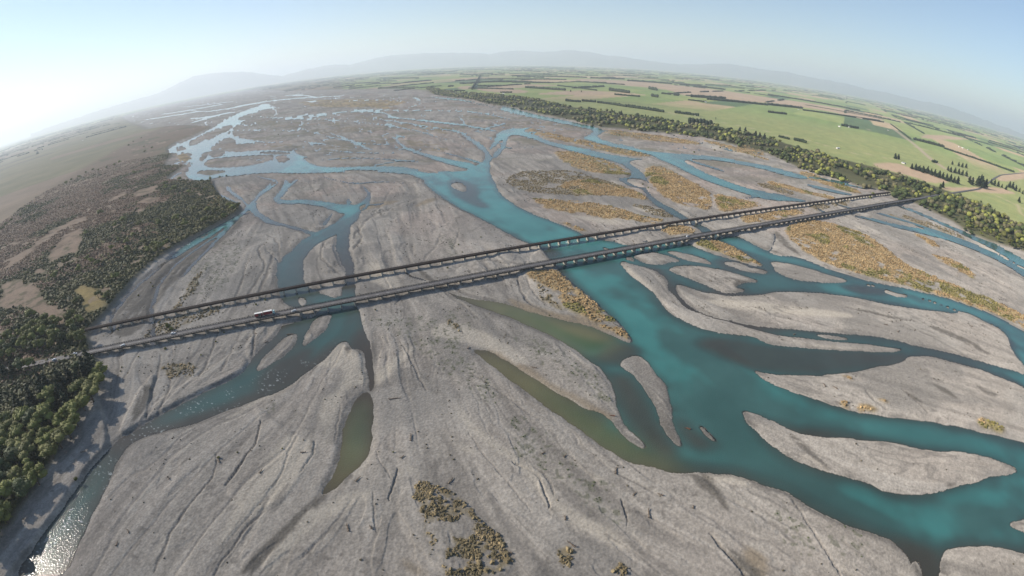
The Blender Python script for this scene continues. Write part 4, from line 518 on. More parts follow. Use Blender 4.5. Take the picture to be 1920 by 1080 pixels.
class Level:
    def __init__(s, x0, y0, x1, y1, res):
        s.x0, s.y0, s.res = x0, y0, res
        s.nx, s.ny = int((x1 - x0) / res) + 1, int((y1 - y0) / res) + 1
        s.x1, s.y1 = x0 + (s.nx - 1) * res, y0 + (s.ny - 1) * res
        s.X, s.Y = np.meshgrid(x0 + np.arange(s.nx) * res, y0 + np.arange(s.ny) * res)
        s.F = {}
        amp = 1.5 * max(res, .45) ** .75
        s.wx = {}
        for nm, a, sc in (('w', amp, 14 * max(res, .7) ** .8), ('v', 2.2 * amp, 9 * max(res, .7) ** .8)):
            dx = (fbm(s.X, s.Y, sc, 1) - .5) * 4 * a; dy = (fbm(s.X, s.Y, sc, 3) - .5) * 4 * a
            s.wx[nm] = (np.clip(np.rint(np.arange(s.ny)[:, None] + dy / res), 0, s.ny - 1).astype(np.int32),
                        np.clip(np.rint(np.arange(s.nx)[None, :] + dx / res), 0, s.nx - 1).astype(np.int32))
    def fill(s, m, poly, val, smooth=2):
        p = chaikin(poly, smooth)
        px = (p[:, 0] - s.x0) / s.res; py = (p[:, 1] - s.y0) / s.res
        a = max(0, int(math.ceil(py.min()))); b = min(s.ny - 1, int(py.max()))
        if a > b or px.max() < 0 or px.min() > s.nx: return
        qx = np.roll(px, -1); qy = np.roll(py, -1)
        for r in range(a, b + 1):
            k = (py <= r) != (qy <= r)
            xs = np.sort(px[k] + (r - py[k]) / (qy[k] - py[k]) * (qx[k] - px[k]))
            for i in range(0, len(xs) - 1, 2):
                l = max(0, int(math.ceil(xs[i]))); h = min(s.nx, int(xs[i + 1]) + 1)
                if h > l: m[r, l:h] = val
    def mask(s, polys, r=1.0, warp='w', smooth=2):
        m = np.zeros((s.ny, s.nx), np.float32)
        for p in polys: s.fill(m, p, 1, smooth)
        if warp: m = m[s.wx[warp]]
        return blur(m, r / s.res) if r >= s.res else m
    def samp(s, f, x, y):
        a = s.F[f] if isinstance(f, str) else f
        fx = np.clip((x - s.x0) / s.res, 0, s.nx - 1.001); fy = np.clip((y - s.y0) / s.res, 0, s.ny - 1.001)
        ix = fx.astype(np.int32); iy = fy.astype(np.int32)
        tx = (fx - ix).astype(np.float32); ty = (fy - iy).astype(np.float32)
        if a.ndim == 3: tx = tx[..., None]; ty = ty[..., None]
        return (a[iy, ix] * (1 - tx) + a[iy, ix + 1] * tx) * (1 - ty) + (a[iy + 1, ix] * (1 - tx) + a[iy + 1, ix + 1] * tx) * ty

# ---- flow direction of the braids, from guide lines
_segA = []; _segD = []
for g in GUIDES:
    g = arr(g)
    for i in range(len(g) - 1):
        n = max(1, int(np.linalg.norm(g[i + 1] - g[i]) / 60))
        for k in range(min(n, 20)):
            _segA.append(g[i] + (g[i + 1] - g[i]) * (k + .5) / min(n, 20)); d = g[i + 1] - g[i]; _segD.append(d / np.linalg.norm(d))
_segA = np.array(_segA); _segD = np.array(_segD)
def flowfield(L):
    st = 10
    X = L.X[::st, ::st]; Y = L.Y[::st, ::st]
    vx = np.zeros_like(X); vy = np.zeros_like(X)
    for a, d in zip(_segA, _segD):
        w = 1 / ((X - a[0]) ** 2 + (Y - a[1]) ** 2 + 400) ** 1.5
        vx += w * d[0]; vy += w * d[1]
    n = np.hypot(vx, vy) + 1e-12
    vx /= n; vy /= n
    def up(a):
        gy = np.arange(L.ny) / st; gx = np.arange(L.nx) / st
        iy = np.minimum(gy.astype(int), a.shape[0] - 2); ix = np.minimum(gx.astype(int), a.shape[1] - 2)
        ty = (gy - iy)[:, None]; tx = (gx - ix)[None, :]
        a0 = a[iy][:, ix]; a1 = a[iy][:, ix + 1]; b0 = a[iy + 1][:, ix]; b1 = a[iy + 1][:, ix + 1]
        return ((a0 * (1 - tx) + a1 * tx) * (1 - ty) + (b0 * (1 - tx) + b1 * tx) * ty).astype(np.float32)
    return up(vx), up(vy)
def lic(L, vx, vy, noise, n, step):
    acc = noise.copy(); cnt = 1
    gy, gx = np.mgrid[0:L.ny, 0:L.nx].astype(np.float32)
    for sg in (1, -1):
        x = gx.copy(); y = gy.copy()
        for k in range(n):
            ix = np.clip(x, 0, L.nx - 1).astype(np.int32); iy = np.clip(y, 0, L.ny - 1).astype(np.int32)
            x += sg * step * vx[iy, ix]; y += sg * step * vy[iy, ix]
            ix = np.clip(x, 0, L.nx - 1).astype(np.int32); iy = np.clip(y, 0, L.ny - 1).astype(np.int32)
            acc += noise[iy, ix]; cnt += 1
    acc /= cnt
    return (acc - acc.mean()) / acc.std()

# ---- colour of the farmland: paddocks on a grid set by the long straight road
FA = math.atan2(DIRTROAD[5][1] - DIRTROAD[1][1], DIRTROAD[5][0] - DIRTROAD[1][0])
def h2(a, b, k):
    v = np.sin(a * 127.1 + b * 311.7 + k * 74.7) * 43758.5453
    return v - np.floor(v)
def paddock_ids(x, y):
    c, s = math.cos(FA), math.sin(FA)
    a = x * c + y * s; b = -x * s + y * c
    jb = np.floor(b / 640.0); w = 420.0 + 520 * h2(jb, 3.0, 1)
    ja = np.floor(a / w + h2(jb, 1.0, 2)); sub = np.floor((b - jb * 640) / 640 * (1 + np.floor(2.99 * h2(ja, jb, 5))))
    fa = a / w + h2(jb, 1.0, 2) - ja
    return ja, jb, sub, fa, w, a, b
def farmland(x, y):
    ja, jb, sub, fa, w, a, b = paddock_ids(x, y)
    r = h2(ja + sub * 7, jb, 9); t = h2(ja, jb + sub * 3, 4)
    green = np.stack([.17 + .08 * t, .225 + .05 * t, .078 + .02 * t], -1)
    tan = np.stack([.34 + .05 * t, .26 + .03 * t, .17 + 0 * t], -1)
    dark = np.stack([.085 + 0 * t, .12 + .02 * t, .06 + 0 * t], -1)
    c = green
    c = np.where((r > .64)[..., None], tan, c)
    c = np.where((r > .86)[..., None], dark, c)
    n = fbm(x, y, 90, 2)[..., None]; st = vnoise(a, b * 6, 160, 4)[..., None]
    c = c * (.78 + .28 * n + .22 * st)
    return c

GRAV = np.array([.284, .259, .226])
def build_level(L, near):
    X, Y, F = L.X, L.Y, L.F
    res = L.res
    mw = np.zeros((L.ny, L.nx), np.float32)
    for p in WATER: L.fill(mw, p, 1)
    for p in ISLES: L.fill(mw, p, 0, 1)
    if not near:   # countless thin braids upstream
        s_ = X * U[0] + Y * U[1]; n_ = X * N[0] + Y * N[1]
        for sd, sc, th in ((1, 170, .015), (4, 90, .013), (2, 300, .012), (5, 130, .014), (3, 120, .012)):
            f_ = fbm(s_ * 1.9 + 60 * (vnoise(s_, n_, 260, 3) - .5), n_ * .75, sc, sd, 3)
            mw = np.maximum(mw, ((np.abs(f_ - .5) < th) & (vnoise(s_, n_ * .5, 330, sd + 1) > .40) & (n_ > 820)).astype(np.float32))
    mw = mw[L.wx['w']]
    bed = L.mask([BED], 0, 'w', 1)
    mw *= bed
    R = max(res, 1.0)
    w4 = blur(mw, 2 if res < .6 else 1) if res < 2 else (box1(box1(mw, 1, 0), 1, 1) * .5 + mw * .5); w12 = blur(mw, max(9.0 / res, 1)); w30 = blur(mw, max(22.0 / res, 1))
    w4w = blur(mw, max(3.0 / res, 1))
    sh = L.mask(SHAL, 4.5)
    bedb = L.mask([BED], max(1.6, res), 'w', 1)
    # relief of the gravel
    vx, vy = flowfield(L)
    fine = lic(L, vx, vy, vnoise(X, Y, 1.5, 0), 10, max(1, 1.3 / res))
    mid = lic(L, vx, vy, vnoise(X, Y, 5.5, 1), 16, max(1, 3.4 / res))
    big = lic(L, vx, vy, vnoise(X, Y, 14.0, 2), 18, max(1, 7.5 / res))
    rag = (.30 * (vnoise(X, Y, 3.0 * R, 4) - .5) + .34 * (vnoise(X, Y, 8.0 * R, 2) - .5) + .035 * np.clip(fine, -2, 2)) * np.clip(1 - np.abs(blur(mw, max(4 / res, 1)) - .5) * 2, 0, 1)
    w4 = w4 + rag * (1.0 if res < 2 else .6)
    land = np.clip((.5 - w4) * 2, -1, 1); landw = np.clip((.5 - w4w) * 2, -1, 1)
    inw = np.clip((w12 - .42) * 1.9, 0, 1); inw3 = np.clip((w30 - .3) * 1.6, 0, 1)
    rel = .10 * mid + .16 * big + .30 * (fbm(X, Y, 60, 2) - .5)
    step = sstep(.25, .32, vnoise(X + 12 * mid, Y + 12 * big, 38, 5)) * .5
    zl = .06 * np.clip(land, 0, 1) + .18 * np.clip(landw, 0, 1) + .22 * np.clip((.5 - w12) * 2, 0, 1) + sstep(.2, .9, landw) * (rel * .8 + step * .7)
    zl = np.maximum(zl, .05 + .25 * np.clip(landw, 0, 1))
    qq = .5 + .15 * big + .05 * mid + .5 * (fbm(X, Y, 110, 5) - .5)
    zl = zl + sstep(.3, .9, landw) * .42 * sstep(.44, .56, vnoise(X, Y, 70, 4)) * np.clip((Y - 60) / 380, .22, 1) * (sstep(.36, .38, qq) + sstep(.50, .52, qq) + sstep(.64, .66, qq) - .9)
    gm = sstep(.42, .55, fbm(X, Y, 95, 3)) * sstep(.3, .9, landw)
    gr1 = np.exp(-((big - .35 + .25 * mid) / .16) ** 2) * gm; gr2 = np.exp(-((mid + .6 * big) / .10) ** 2) * sstep(.5, .6, fbm(X, Y, 60, 0)) * sstep(.3, .9, landw)
    zl = np.maximum(zl, .06); zl = zl - .42 * gr1 - .22 * gr2
    zl = np.maximum(zl, .04)
    for p, d in RAISE: zl = zl + L.mask([p], .7, 'w', 1) * d
    gacc = np.zeros_like(zl)
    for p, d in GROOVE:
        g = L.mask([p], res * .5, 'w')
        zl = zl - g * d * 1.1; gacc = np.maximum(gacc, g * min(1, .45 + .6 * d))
    zl = np.maximum(zl, np.where(land > 0.05, .02, -9))
    zw = -.10 + 1.6 * np.clip(landw, -1, 0) * (.35 + .65 * inw)
    z = np.where(land > 0, zl, zw) + L.mask(DRY, 1.0, 'v') * .5 * (land > 0.3)
    rim = sstep(.0, .5, w4) * (land > 0)
    # plains and terraces around the bed
    left = (X * (-N[0]) * 0 + (X < -40 + (Y - 300) * -.35)).astype(bool)
    terr = (1 - bedb)
    zt = np.where(left, 4.6, 3.0) + 1.2 * (fbm(X, Y, 130, 4) - .5)
    z = z * (1 - terr) + zt * terr
    # ------- colours
    n1 = fbm(X, Y, 45, 0)[..., None]; n2 = fbm(X, Y, 7 * R, 3, 3)[..., None]
    c = GRAV * (1 + .06 * np.clip(fine, -2, 2)[..., None] + .05 * np.clip(mid, -2, 2)[..., None] + .05 * np.clip(big, -2, 2)[..., None] + .30 * (n1 - .5) + .16 * (n2 - .5))
    pink = sstep(.45, .65, fbm(X, Y, 170, 5))[..., None] * np.clip((Y - 350) / 500, 0.12, .8)[..., None]
    c = c * (1 + pink * np.array([.06, -.05, -.07]))
    def put(m, col, k=1.0):
        nonlocal c
        m = (m * k)[..., None]; c = c * (1 - m) + np.asarray(col) * m
    put(np.clip(rim, 0, 1) * sstep(.35, .7, fbm(X, Y, 40, 1)), (.33, .31, .275), .7)
    wm = sstep(.06, .45, blur(mw, max(5 / res, 1))) * (land > 0) * sstep(.46, .62, fbm(X + 15 * mid, Y, 50, 5)); put(wm, (.105, .098, .088), .8)
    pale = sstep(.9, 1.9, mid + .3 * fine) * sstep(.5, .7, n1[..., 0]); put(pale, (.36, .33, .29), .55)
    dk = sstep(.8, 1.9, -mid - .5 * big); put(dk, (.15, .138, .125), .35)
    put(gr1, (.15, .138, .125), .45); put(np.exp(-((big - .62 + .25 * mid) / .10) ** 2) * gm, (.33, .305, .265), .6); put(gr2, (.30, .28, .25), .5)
    peb = vnoise(X, Y, 1.9, 3) if res < 2 else vnoise(X, Y, 8, 3)
    c = c * (.91 + .18 * peb[..., None])
    put(sstep(.76, .86, vnoise(X, Y, 2.6 * R, 1)) * sstep(.47, .57, fbm(X, Y, 30, 4)), (.10, .09, .08), .42)
    put(sstep(.5, .62, fbm(X, Y, 75, 1) + .05 * big), (.15, .142, .13), .55); put(sstep(.56, .68, fbm(X, Y, 50, 2) + .04 * mid), (.30, .28, .25), .45)
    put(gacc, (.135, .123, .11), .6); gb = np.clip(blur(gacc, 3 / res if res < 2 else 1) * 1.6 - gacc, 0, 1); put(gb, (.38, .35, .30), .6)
    put(L.mask(SILT, 1.5), (.40, .36, .30), .72)
    put(L.mask(MUD, 1.5), (.21, .17, .12), .8)
    wet = L.mask(WET, 1.4); put(wet * sstep(.30, .62, .35 + .12 * fine + wet * .3 + .5 * (fbm(X, Y, 6 * R, 1) - .5)), (.095, .086, .074), .85)
    qe_ = np.minimum(np.minimum(np.abs(qq - .367), np.abs(qq - .507)), np.abs(qq - .647)); put(sstep(.022, .008, qe_) * sstep(.47, .58, fbm(X, Y, 33, 0)), (.13, .12, .108), .5)
    ragg = sstep(.24, .36, fbm(X, Y, 17 * max(1, res / 2), 2) + .04 * mid)
    dry = L.mask(DRY, 1.2, 'v') * ragg; dn = n2[..., 0]
    dcol = np.stack([.32 + .16 * (dn - .5), .235 + .11 * (dn - .5), .12 + .05 * (dn - .5)], -1)
    gr = sstep(.56, .68, fbm(X, Y, 38, 1))[..., None]
    dcol = dcol * (1 - .55 * gr) + np.array([.15, .15, .055]) * .55 * gr
    spot = sstep(.52, .60, fbm(X, Y, 3.2 * R, 4, 2))[..., None]
    dcol = dcol * (1 - .45 * spot)
    m = (dry * .92)[..., None]; c = c * (1 - m) + dcol * m
    dull = L.mask(DULL, 1.0, 'v') * (1 - dry) * sstep(.30, .42, fbm(X, Y, 20 * max(1, res / 2), 0) + .05 * mid)
    put(dull * sstep(.38, .56, fbm(X, Y, 6 * R, 2, 3)), (.20, .165, .10), .75)
    tuft = L.mask(TUFT, 2.5, 'v')
    ts = sstep(.60, .68, .5 + .45 * (vnoise(X, Y, 2.0 * R, 2) - .5) + .05 * fine + .12 * (tuft - .5)) * np.clip(tuft * 1.5, 0, 1)
    put(ts, (.10, .105, .07), .6)
    # upstream vegetation scattered on the bars
    upv = sstep(.56, .66, fbm(X, Y * 2.4, 150, 3)) * np.clip((Y - 700) / 400, 0, 1) * (land > .5)
    put(upv, (.135, .13, .085), .6)
    upr = sstep(.58, .68, fbm(X, Y * 2.6, 190, 0)) * np.clip((Y - 900) / 700, 0, 1) * (land > .5)
    put(upr, (.21, .16, .12), .6)
    # left terrace: scrub, open patches
    lt = terr * left
    sc1 = fbm(X, Y, 28, 5); sc2 = fbm(X, Y, 110, 1)
    scol = np.stack([.065 + .05 * sc1, .066 + .03 * sc1, .030 + .016 * sc1], -1)
    sU = X * U[0] + Y * U[1]; br = sstep(.42, .58, sc2 + .25 * (sc1 - .5) + np.clip((-sU - 420) / 1500, -.10, .14))[..., None] * .75
    scol = scol * (1 - br) + np.array([.165, .108, .074]) * br
    tan_ = L.mask(TAN, 3, 'v'); yel = L.mask(YEL, 3, 'v')
    t2 = (tan_ * sstep(.48, .66, fbm(X, Y, 14, 3) + .2 * tan_))[..., None]
    scol = scol * (1 - t2) + np.array([.25, .175, .12]) * t2 * (.8 + .4 * n2)
    scol = scol * (1 - yel[..., None]) + np.array([.27, .20, .075]) * yel[..., None] * (.7 + .6 * n2)
    op = (sstep(.60, .68, fbm(X, Y, 60, 0)) * sstep(.5, .6, fbm(X, Y, 12, 2)) * .8)[..., None]
    scol = scol * (1 - op) + np.array([.27, .2, .14]) * op
    # beyond the scrub the left plain turns to farmland
    rr = X * -.93 + Y * .36
    fl = (1 - L.mask([SCRUB + TERR_EDGE[::-1]], 25, 'w', 1))[..., None]
    farmc = farmland(X, Y)
    lf = farmc * .30 + np.array([.105, .072, .052]) * .9 * (.5 + sc2[..., None])
    scol = scol * (1 - fl) + lf * fl
    m = lt[..., None]; c = c * (1 - m) + scol * m
    # right plain
    rt = terr * (~left)
    far = farmc
    near_g = np.stack([.175 + .10 * n1[..., 0], .215 + .06 * n1[..., 0], .085 + .03 * n1[..., 0]], -1) * (.85 + .3 * n2)
    dist = np.hypot(X, Y)
    k = sstep(2300, 3100, dist + 300 * (n1[..., 0] - .5))[..., None]
    pc = near_g * (1 - k) + far * k
    fm = L.mask(FIELD, 3, 'w', 1)[..., None]
    pc = pc * (1 - fm) + np.array([.36, .265, .18]) * fm * (.85 + .3 * n2)
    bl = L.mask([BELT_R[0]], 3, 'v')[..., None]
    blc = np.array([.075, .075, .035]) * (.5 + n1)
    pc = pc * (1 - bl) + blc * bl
    rd = np.zeros_like(dist)
    for tkk in TRACKS: rd = np.maximum(rd, line_mask(L, tkk, 8))
    rd2 = line_mask(L, DIRTROAD, 24)
    pc = pc * (1 - .75 * rd[..., None]) + np.array([.40, .32, .22]) * .75 * rd[..., None]
    pc = pc * (1 - .85 * rd2[..., None]) + np.array([.34, .27, .20]) * .85 * rd2[..., None]
    m = rt[..., None]; c = c * (1 - m) + pc * m
    # forest floor and the bank slopes
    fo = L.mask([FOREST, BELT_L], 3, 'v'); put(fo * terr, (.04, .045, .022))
    edge = np.clip(1 - np.abs(bedb - .5) * 2, 0, 1); put(edge, (.13, .115, .085), .8)
    F['z'] = z.astype(np.float32)
    F['land'] = land.astype(np.float32)
    F['w'] = np.where(bed > .5, w4, 0).astype(np.float32)
    F['bed'] = bedb; qe = np.minimum(np.minimum(np.abs(qq - .367), np.abs(qq - .507)), np.abs(qq - .647)); F['spk'] = (np.clip(sstep(.03, .012, qe) * .9 + .45 * sstep(.55, .66, fbm(X, Y, 42, 4)), 0, 1) * (landw > .6) * (bedb > .9)).astype(np.float32)
    strk = sstep(.1, 1.5, big * .8 + mid * .5)
    F['depth'] = (np.clip(inw * .45 + inw3 * .85, 0, 1) * (.58 + .42 * sstep(.34, .60, .5 + .07 * big + .9 * (fbm(X, Y, 60, 2) - .5))) * np.clip((w4 - .5) * 2, 0, 1) ** .5 * (1 - .8 * sh) * (1 - .5 * L.mask(HALF, 3)) * 1).astype(np.float32)
    F['c'] = np.clip(c, .01, .9).astype(np.float32)
    F['dry'] = dry * (1 - mw); F['dull'] = dull * (1 - mw); F['tuft'] = ts; F['terrL'] = lt * (1 - np.clip(tan_ + yel, 0, 1)) * (1 - op[..., 0]) * (1 - fl[..., 0])
    F['flow'] = fine.astype(np.float32)
def line_mask(L, pts, width):
    m = np.zeros((L.ny, L.nx), np.float32); p = arr(pts)
    for i in range(len(p) - 1):
        a, b = p[i], p[i + 1]; d = b - a; l = np.linalg.norm(d) + 1e-6; t = d / l; n = np.array([-t[1], t[0]]) * max(width, L.res * 1.2) / 2
        L.fill(m, [a - t * 1 + n, b + t * 1 + n, b + t * 1 - n, a - t * 1 - n], 1, 0)
    return blur(m, 1)
LEV = [Level(-330, 45, 430, 440, 0.4), Level(-640, 30, 760, 1120, 0.95), Level(-1900, -300, 2700, 3300, 3.0), Level(-11000, -4000, 13000, 16000, 18.0)]
for i, L in enumerate(LEV): build_level(L, i < 2)
def fld(name, x, y):
    x = np.asarray(x, float); y = np.asarray(y, float)
    s = LEV[-1].samp(name, x, y)
    for L in LEV[-2::-1]:
        k = (x > L.x0) & (x < L.x1) & (y > L.y0) & (y < L.y1)
        if k.any(): s[k] = L.samp(name, x[k], y[k])
    return s
def zat(x, y): return float(fld('z', np.array([x]), np.array([y]))[0])

# ------------------------------------------------------------------ object helpers
def mesh_np(name, verts, faces, mat=None, smooth=False, parent=None, uv=None, attrs=None):
    me = bpy.data.meshes.new(name)
    verts = np.asarray(verts, np.float32); faces = np.asarray(faces, np.int32)
    k = faces.shape[1]
    me.vertices.add(len(verts)); me.vertices.foreach_set('co', verts.ravel())
    me.loops.add(faces.size); me.loops.foreach_set('vertex_index', faces.ravel())
    me.polygons.add(len(faces)); me.polygons.foreach_set('loop_start', np.arange(0, faces.size, k, dtype=np.int32))
    me.polygons.foreach_set('loop_total', np.full(len(faces), k, np.int32))
    me.polygons.foreach_set('use_smooth', np.full(len(faces), smooth, bool))
    me.update(calc_edges=True)
    for an, av in (attrs or {}).items():
        if av.ndim == 2:
            a = me.attributes.new(an, 'FLOAT_COLOR', 'POINT'); v = np.ones((len(verts), 4), np.float32); v[:, :3] = av; a.data.foreach_set('color', v.ravel())
        else:
            a = me.attributes.new(an, 'FLOAT', 'POINT'); a.data.foreach_set('value', av.astype(np.float32))
    if mat: me.materials.append(mat)
    return me
def link(name, me, parent=None, loc=None, **props):
    o = bpy.data.objects.new(name, me); COL.objects.link(o)
    if parent: o.parent = parent
    if loc is not None: o.location = loc
    for a, b in props.items(): o[a] = b
    return o
class MB:
    """collects boxes, prisms and tubes into one mesh"""
    def __init__(s): s.v = []; s.f = []
    def add(s, v, f):
        o = len(s.v); s.v += [tuple(map(float, p)) for p in v]; s.f += [tuple(i + o for i in q) for q in f]
    def box(s, c, size, rot=0, top=(1, 1)):
        hx, hy, hz = size[0] / 2, size[1] / 2, size[2] / 2; cs, sn = math.cos(rot), math.sin(rot); v = []
        for z, kx, ky in ((-hz, 1, 1), (hz, top[0], top[1])):
            for x, y in ((-hx * kx, -hy * ky), (hx * kx, -hy * ky), (hx * kx, hy * ky), (-hx * kx, hy * ky)):
                v.append((c[0] + x * cs - y * sn, c[1] + x * sn + y * cs, c[2] + z))
        s.add(v, [(0, 3, 2, 1), (4, 5, 6, 7), (0, 1, 5, 4), (1, 2, 6, 5), (2, 3, 7, 6), (3, 0, 4, 7)])
    def prism(s, pts, z0, z1, k=1.0):
        n = len(pts); c = np.mean(pts, axis=0)
        v = [(p[0], p[1], z0) for p in pts] + [(c[0] + (p[0] - c[0]) * k, c[1] + (p[1] - c[1]) * k, z1) for p in pts]
        s.add(v, [tuple(range(n))[::-1], tuple(range(n, 2 * n))] + [(i, (i + 1) % n, n + (i + 1) % n, n + i) for i in range(n)])
    def tube(s, pts, rad, n=6):
        rings = []
        for i, p in enumerate(pts):
            p = Vector(p); d = (Vector(pts[min(i + 1, len(pts) - 1)]) - Vector(pts[max(i - 1, 0)])).normalized()
            a = d.orthogonal().normalized(); b = d.cross(a); rings.append([p + (a * math.cos(t) + b * math.sin(t)) * rad[i] for t in [2 * math.pi * j / n for j in range(n)]])
        v = [q for r in rings for q in r]; f = []
        for i in range(len(pts) - 1):
            for j in range(n): f.append((i * n + j, i * n + (j + 1) % n, (i + 1) * n + (j + 1) % n, (i + 1) * n + j))
        f.append(tuple(range(n))[::-1]); f.append(tuple(len(v) - n + j for j in range(n)))
        s.add(v, f)
    def mesh(s, name, mat, smooth=False):
        me = bpy.data.meshes.new(name); me.from_pydata(s.v, [], s.f); me.materials.append(mat)
        if smooth: me.polygons.foreach_set('use_smooth', [True] * len(me.polygons))
        me.update(); return me
    def build(s, name, mat, parent=None, smooth=False, **props):
        return link(name, s.mesh(name, mat, smooth), parent, **props)
def empty(name, loc, rz=0, **props):
    o = bpy.data.objects.new(name, None); COL.objects.link(o); o.location = loc; o.rotation_euler = (0, 0, rz); o.empty_display_size = .5
    for a, b in props.items(): o[a] = b
    return o

# ------------------------------------------------------------------ materials
def mat_new(name):
    m = bpy.data.materials.new(name); m.use_nodes = True
    return m, m.node_tree, m.node_tree.nodes['Principled BSDF']
def simple(name, col, rough=.8, var=.25, scale=1.5, metal=0, bump=0, objvar=0, spec=.3):
    m, nt, b = mat_new(name); N_ = nt.nodes; Lk = nt.links
    tc = N_.new('ShaderNodeTexCoord'); nz = N_.new('ShaderNodeTexNoise'); nz.inputs['Scale'].default_value = scale; nz.inputs['Detail'].default_value = 4
    Lk.new(tc.outputs['Object'], nz.inputs['Vector'])
    mr = N_.new('ShaderNodeMapRange'); mr.inputs[1].default_value = .3; mr.inputs[2].default_value = .7; mr.inputs[3].default_value = 1 - var; mr.inputs[4].default_value = 1 + var
    Lk.new(nz.outputs['Fac'], mr.inputs[0])
    vm = N_.new('ShaderNodeVectorMath'); vm.operation = 'SCALE'; vm.inputs[0].default_value = col; Lk.new(mr.outputs[0], vm.inputs['Scale'])
    out = vm.outputs[0]
    if objvar:
        oi = N_.new('ShaderNodeObjectInfo'); m2 = N_.new('ShaderNodeMapRange'); m2.inputs[3].default_value = 1 - objvar; m2.inputs[4].default_value = 1 + objvar
        Lk.new(oi.outputs['Random'], m2.inputs[0]); v2 = N_.new('ShaderNodeVectorMath'); v2.operation = 'SCALE'; Lk.new(out, v2.inputs[0]); Lk.new(m2.outputs[0], v2.inputs['Scale']); out = v2.outputs[0]
    Lk.new(out, b.inputs['Base Color']); b.inputs['Roughness'].default_value = rough; b.inputs['Metallic'].default_value = metal; b.inputs['Specular IOR Level'].default_value = spec
    if bump:
        bp = N_.new('ShaderNodeBump'); bp.inputs['Strength'].default_value = bump; bp.inputs['Distance'].default_value = .1; Lk.new(nz.outputs['Fac'], bp.inputs['Height']); Lk.new(bp.outputs[0], b.inputs['Normal'])
    return m
def leafy(name, col, col2, scale=.4):
    """foliage: two leaf colours in clumps, a little light passing through"""
    m, nt, b = mat_new(name); N_ = nt.nodes; Lk = nt.links
    tc = N_.new('ShaderNodeTexCoord'); nz = N_.new('ShaderNodeTexNoise'); nz.inputs['Scale'].default_value = scale; nz.inputs['Detail'].default_value = 3
    Lk.new(tc.outputs['Object'], nz.inputs['Vector'])
    mr = N_.new('ShaderNodeMapRange'); mr.inputs[1].default_value = .38; mr.inputs[2].default_value = .62; Lk.new(nz.outputs['Fac'], mr.inputs[0])
    mx = N_.new('ShaderNodeMix'); mx.data_type = 'RGBA'; mx.inputs[6].default_value = (*col, 1); mx.inputs[7].default_value = (*col2, 1); Lk.new(mr.outputs[0], mx.inputs[0])
    ge = N_.new('ShaderNodeNewGeometry'); r2 = N_.new('ShaderNodeMapRange'); r2.inputs[3].default_value = .7; r2.inputs[4].default_value = 1.3; Lk.new(ge.outputs['Random Per Island'], r2.inputs[0])
    oi = N_.new('ShaderNodeObjectInfo'); r3 = N_.new('ShaderNodeMapRange'); r3.inputs[3].default_value = .75; r3.inputs[4].default_value = 1.25; Lk.new(oi.outputs['Random'], r3.inputs[0])
    mu = N_.new('ShaderNodeMath'); mu.operation = 'MULTIPLY'; Lk.new(r2.outputs[0], mu.inputs[0]); Lk.new(r3.outputs[0], mu.inputs[1])
    vm = N_.new('ShaderNodeVectorMath'); vm.operation = 'SCALE'; Lk.new(mx.outputs[2], vm.inputs[0]); Lk.new(mu.outputs[0], vm.inputs['Scale'])
    Lk.new(vm.outputs[0], b.inputs['Base Color']); b.inputs['Roughness'].default_value = .75; b.inputs['Specular IOR Level'].default_value = .2
    return m

def ground_material():
    m, nt, b = mat_new('river_gravel_and_soil'); N_ = nt.nodes; Lk = nt.links
    at = N_.new('ShaderNodeAttribute'); at.attribute_name = 'albedo'
    ge = N_.new('ShaderNodeNewGeometry')
    n1 = N_.new('ShaderNodeTexNoise'); n1.inputs['Scale'].default_value = .75; n1.inputs['Detail'].default_value = 5; n1.inputs['Roughness'].default_value = .7
    Lk.new(ge.outputs['Position'], n1.inputs['Vector'])
    n2 = N_.new('ShaderNodeTexVoronoi'); n2.inputs['Scale'].default_value = .55; Lk.new(ge.outputs['Position'], n2.inputs['Vector'])
    mr = N_.new('ShaderNodeMapRange'); mr.inputs[1].default_value = .3; mr.inputs[2].default_value = .7; mr.inputs[3].default_value = .74; mr.inputs[4].default_value = 1.26; Lk.new(n1.outputs['Fac'], mr.inputs[0])
    n3 = N_.new('ShaderNodeTexNoise'); n3.inputs['Scale'].default_value = .28; n3.inputs['Detail'].default_value = 3; Lk.new(ge.outputs['Position'], n3.inputs['Vector'])
    m3 = N_.new('ShaderNodeMapRange'); m3.inputs[1].default_value = .35; m3.inputs[2].default_value = .65; m3.inputs[3].default_value = .93; m3.inputs[4].default_value = 1.07; Lk.new(n3.outputs['Fac'], m3.inputs[0])
    mm = N_.new('ShaderNodeMath'); mm.operation = 'MULTIPLY'; Lk.new(mr.outputs[0], mm.inputs[0]); Lk.new(m3.outputs[0], mm.inputs[1])
    vm = N_.new('ShaderNodeVectorMath'); vm.operation = 'SCALE'; Lk.new(at.outputs['Color'], vm.inputs[0]); Lk.new(mm.outputs[0], vm.inputs['Scale'])
    Lk.new(vm.outputs[0], b.inputs['Base Color']); b.inputs['Roughness'].default_value = .95; b.inputs['Specular IOR Level'].default_value = .15
    if 'Diffuse Roughness' in b.inputs: b.inputs['Diffuse Roughness'].default_value = .55
    ad = N_.new('ShaderNodeMath'); ad.operation = 'ADD'; Lk.new(n1.outputs['Fac'], ad.inputs[0]); Lk.new(n2.outputs['Distance'], ad.inputs[1])
    bp = N_.new('ShaderNodeBump'); bp.inputs['Strength'].default_value = .55; bp.inputs['Distance'].default_value = .35; Lk.new(ad.outputs[0], bp.inputs['Height']); Lk.new(bp.outputs[0], b.inputs['Normal'])
    return m
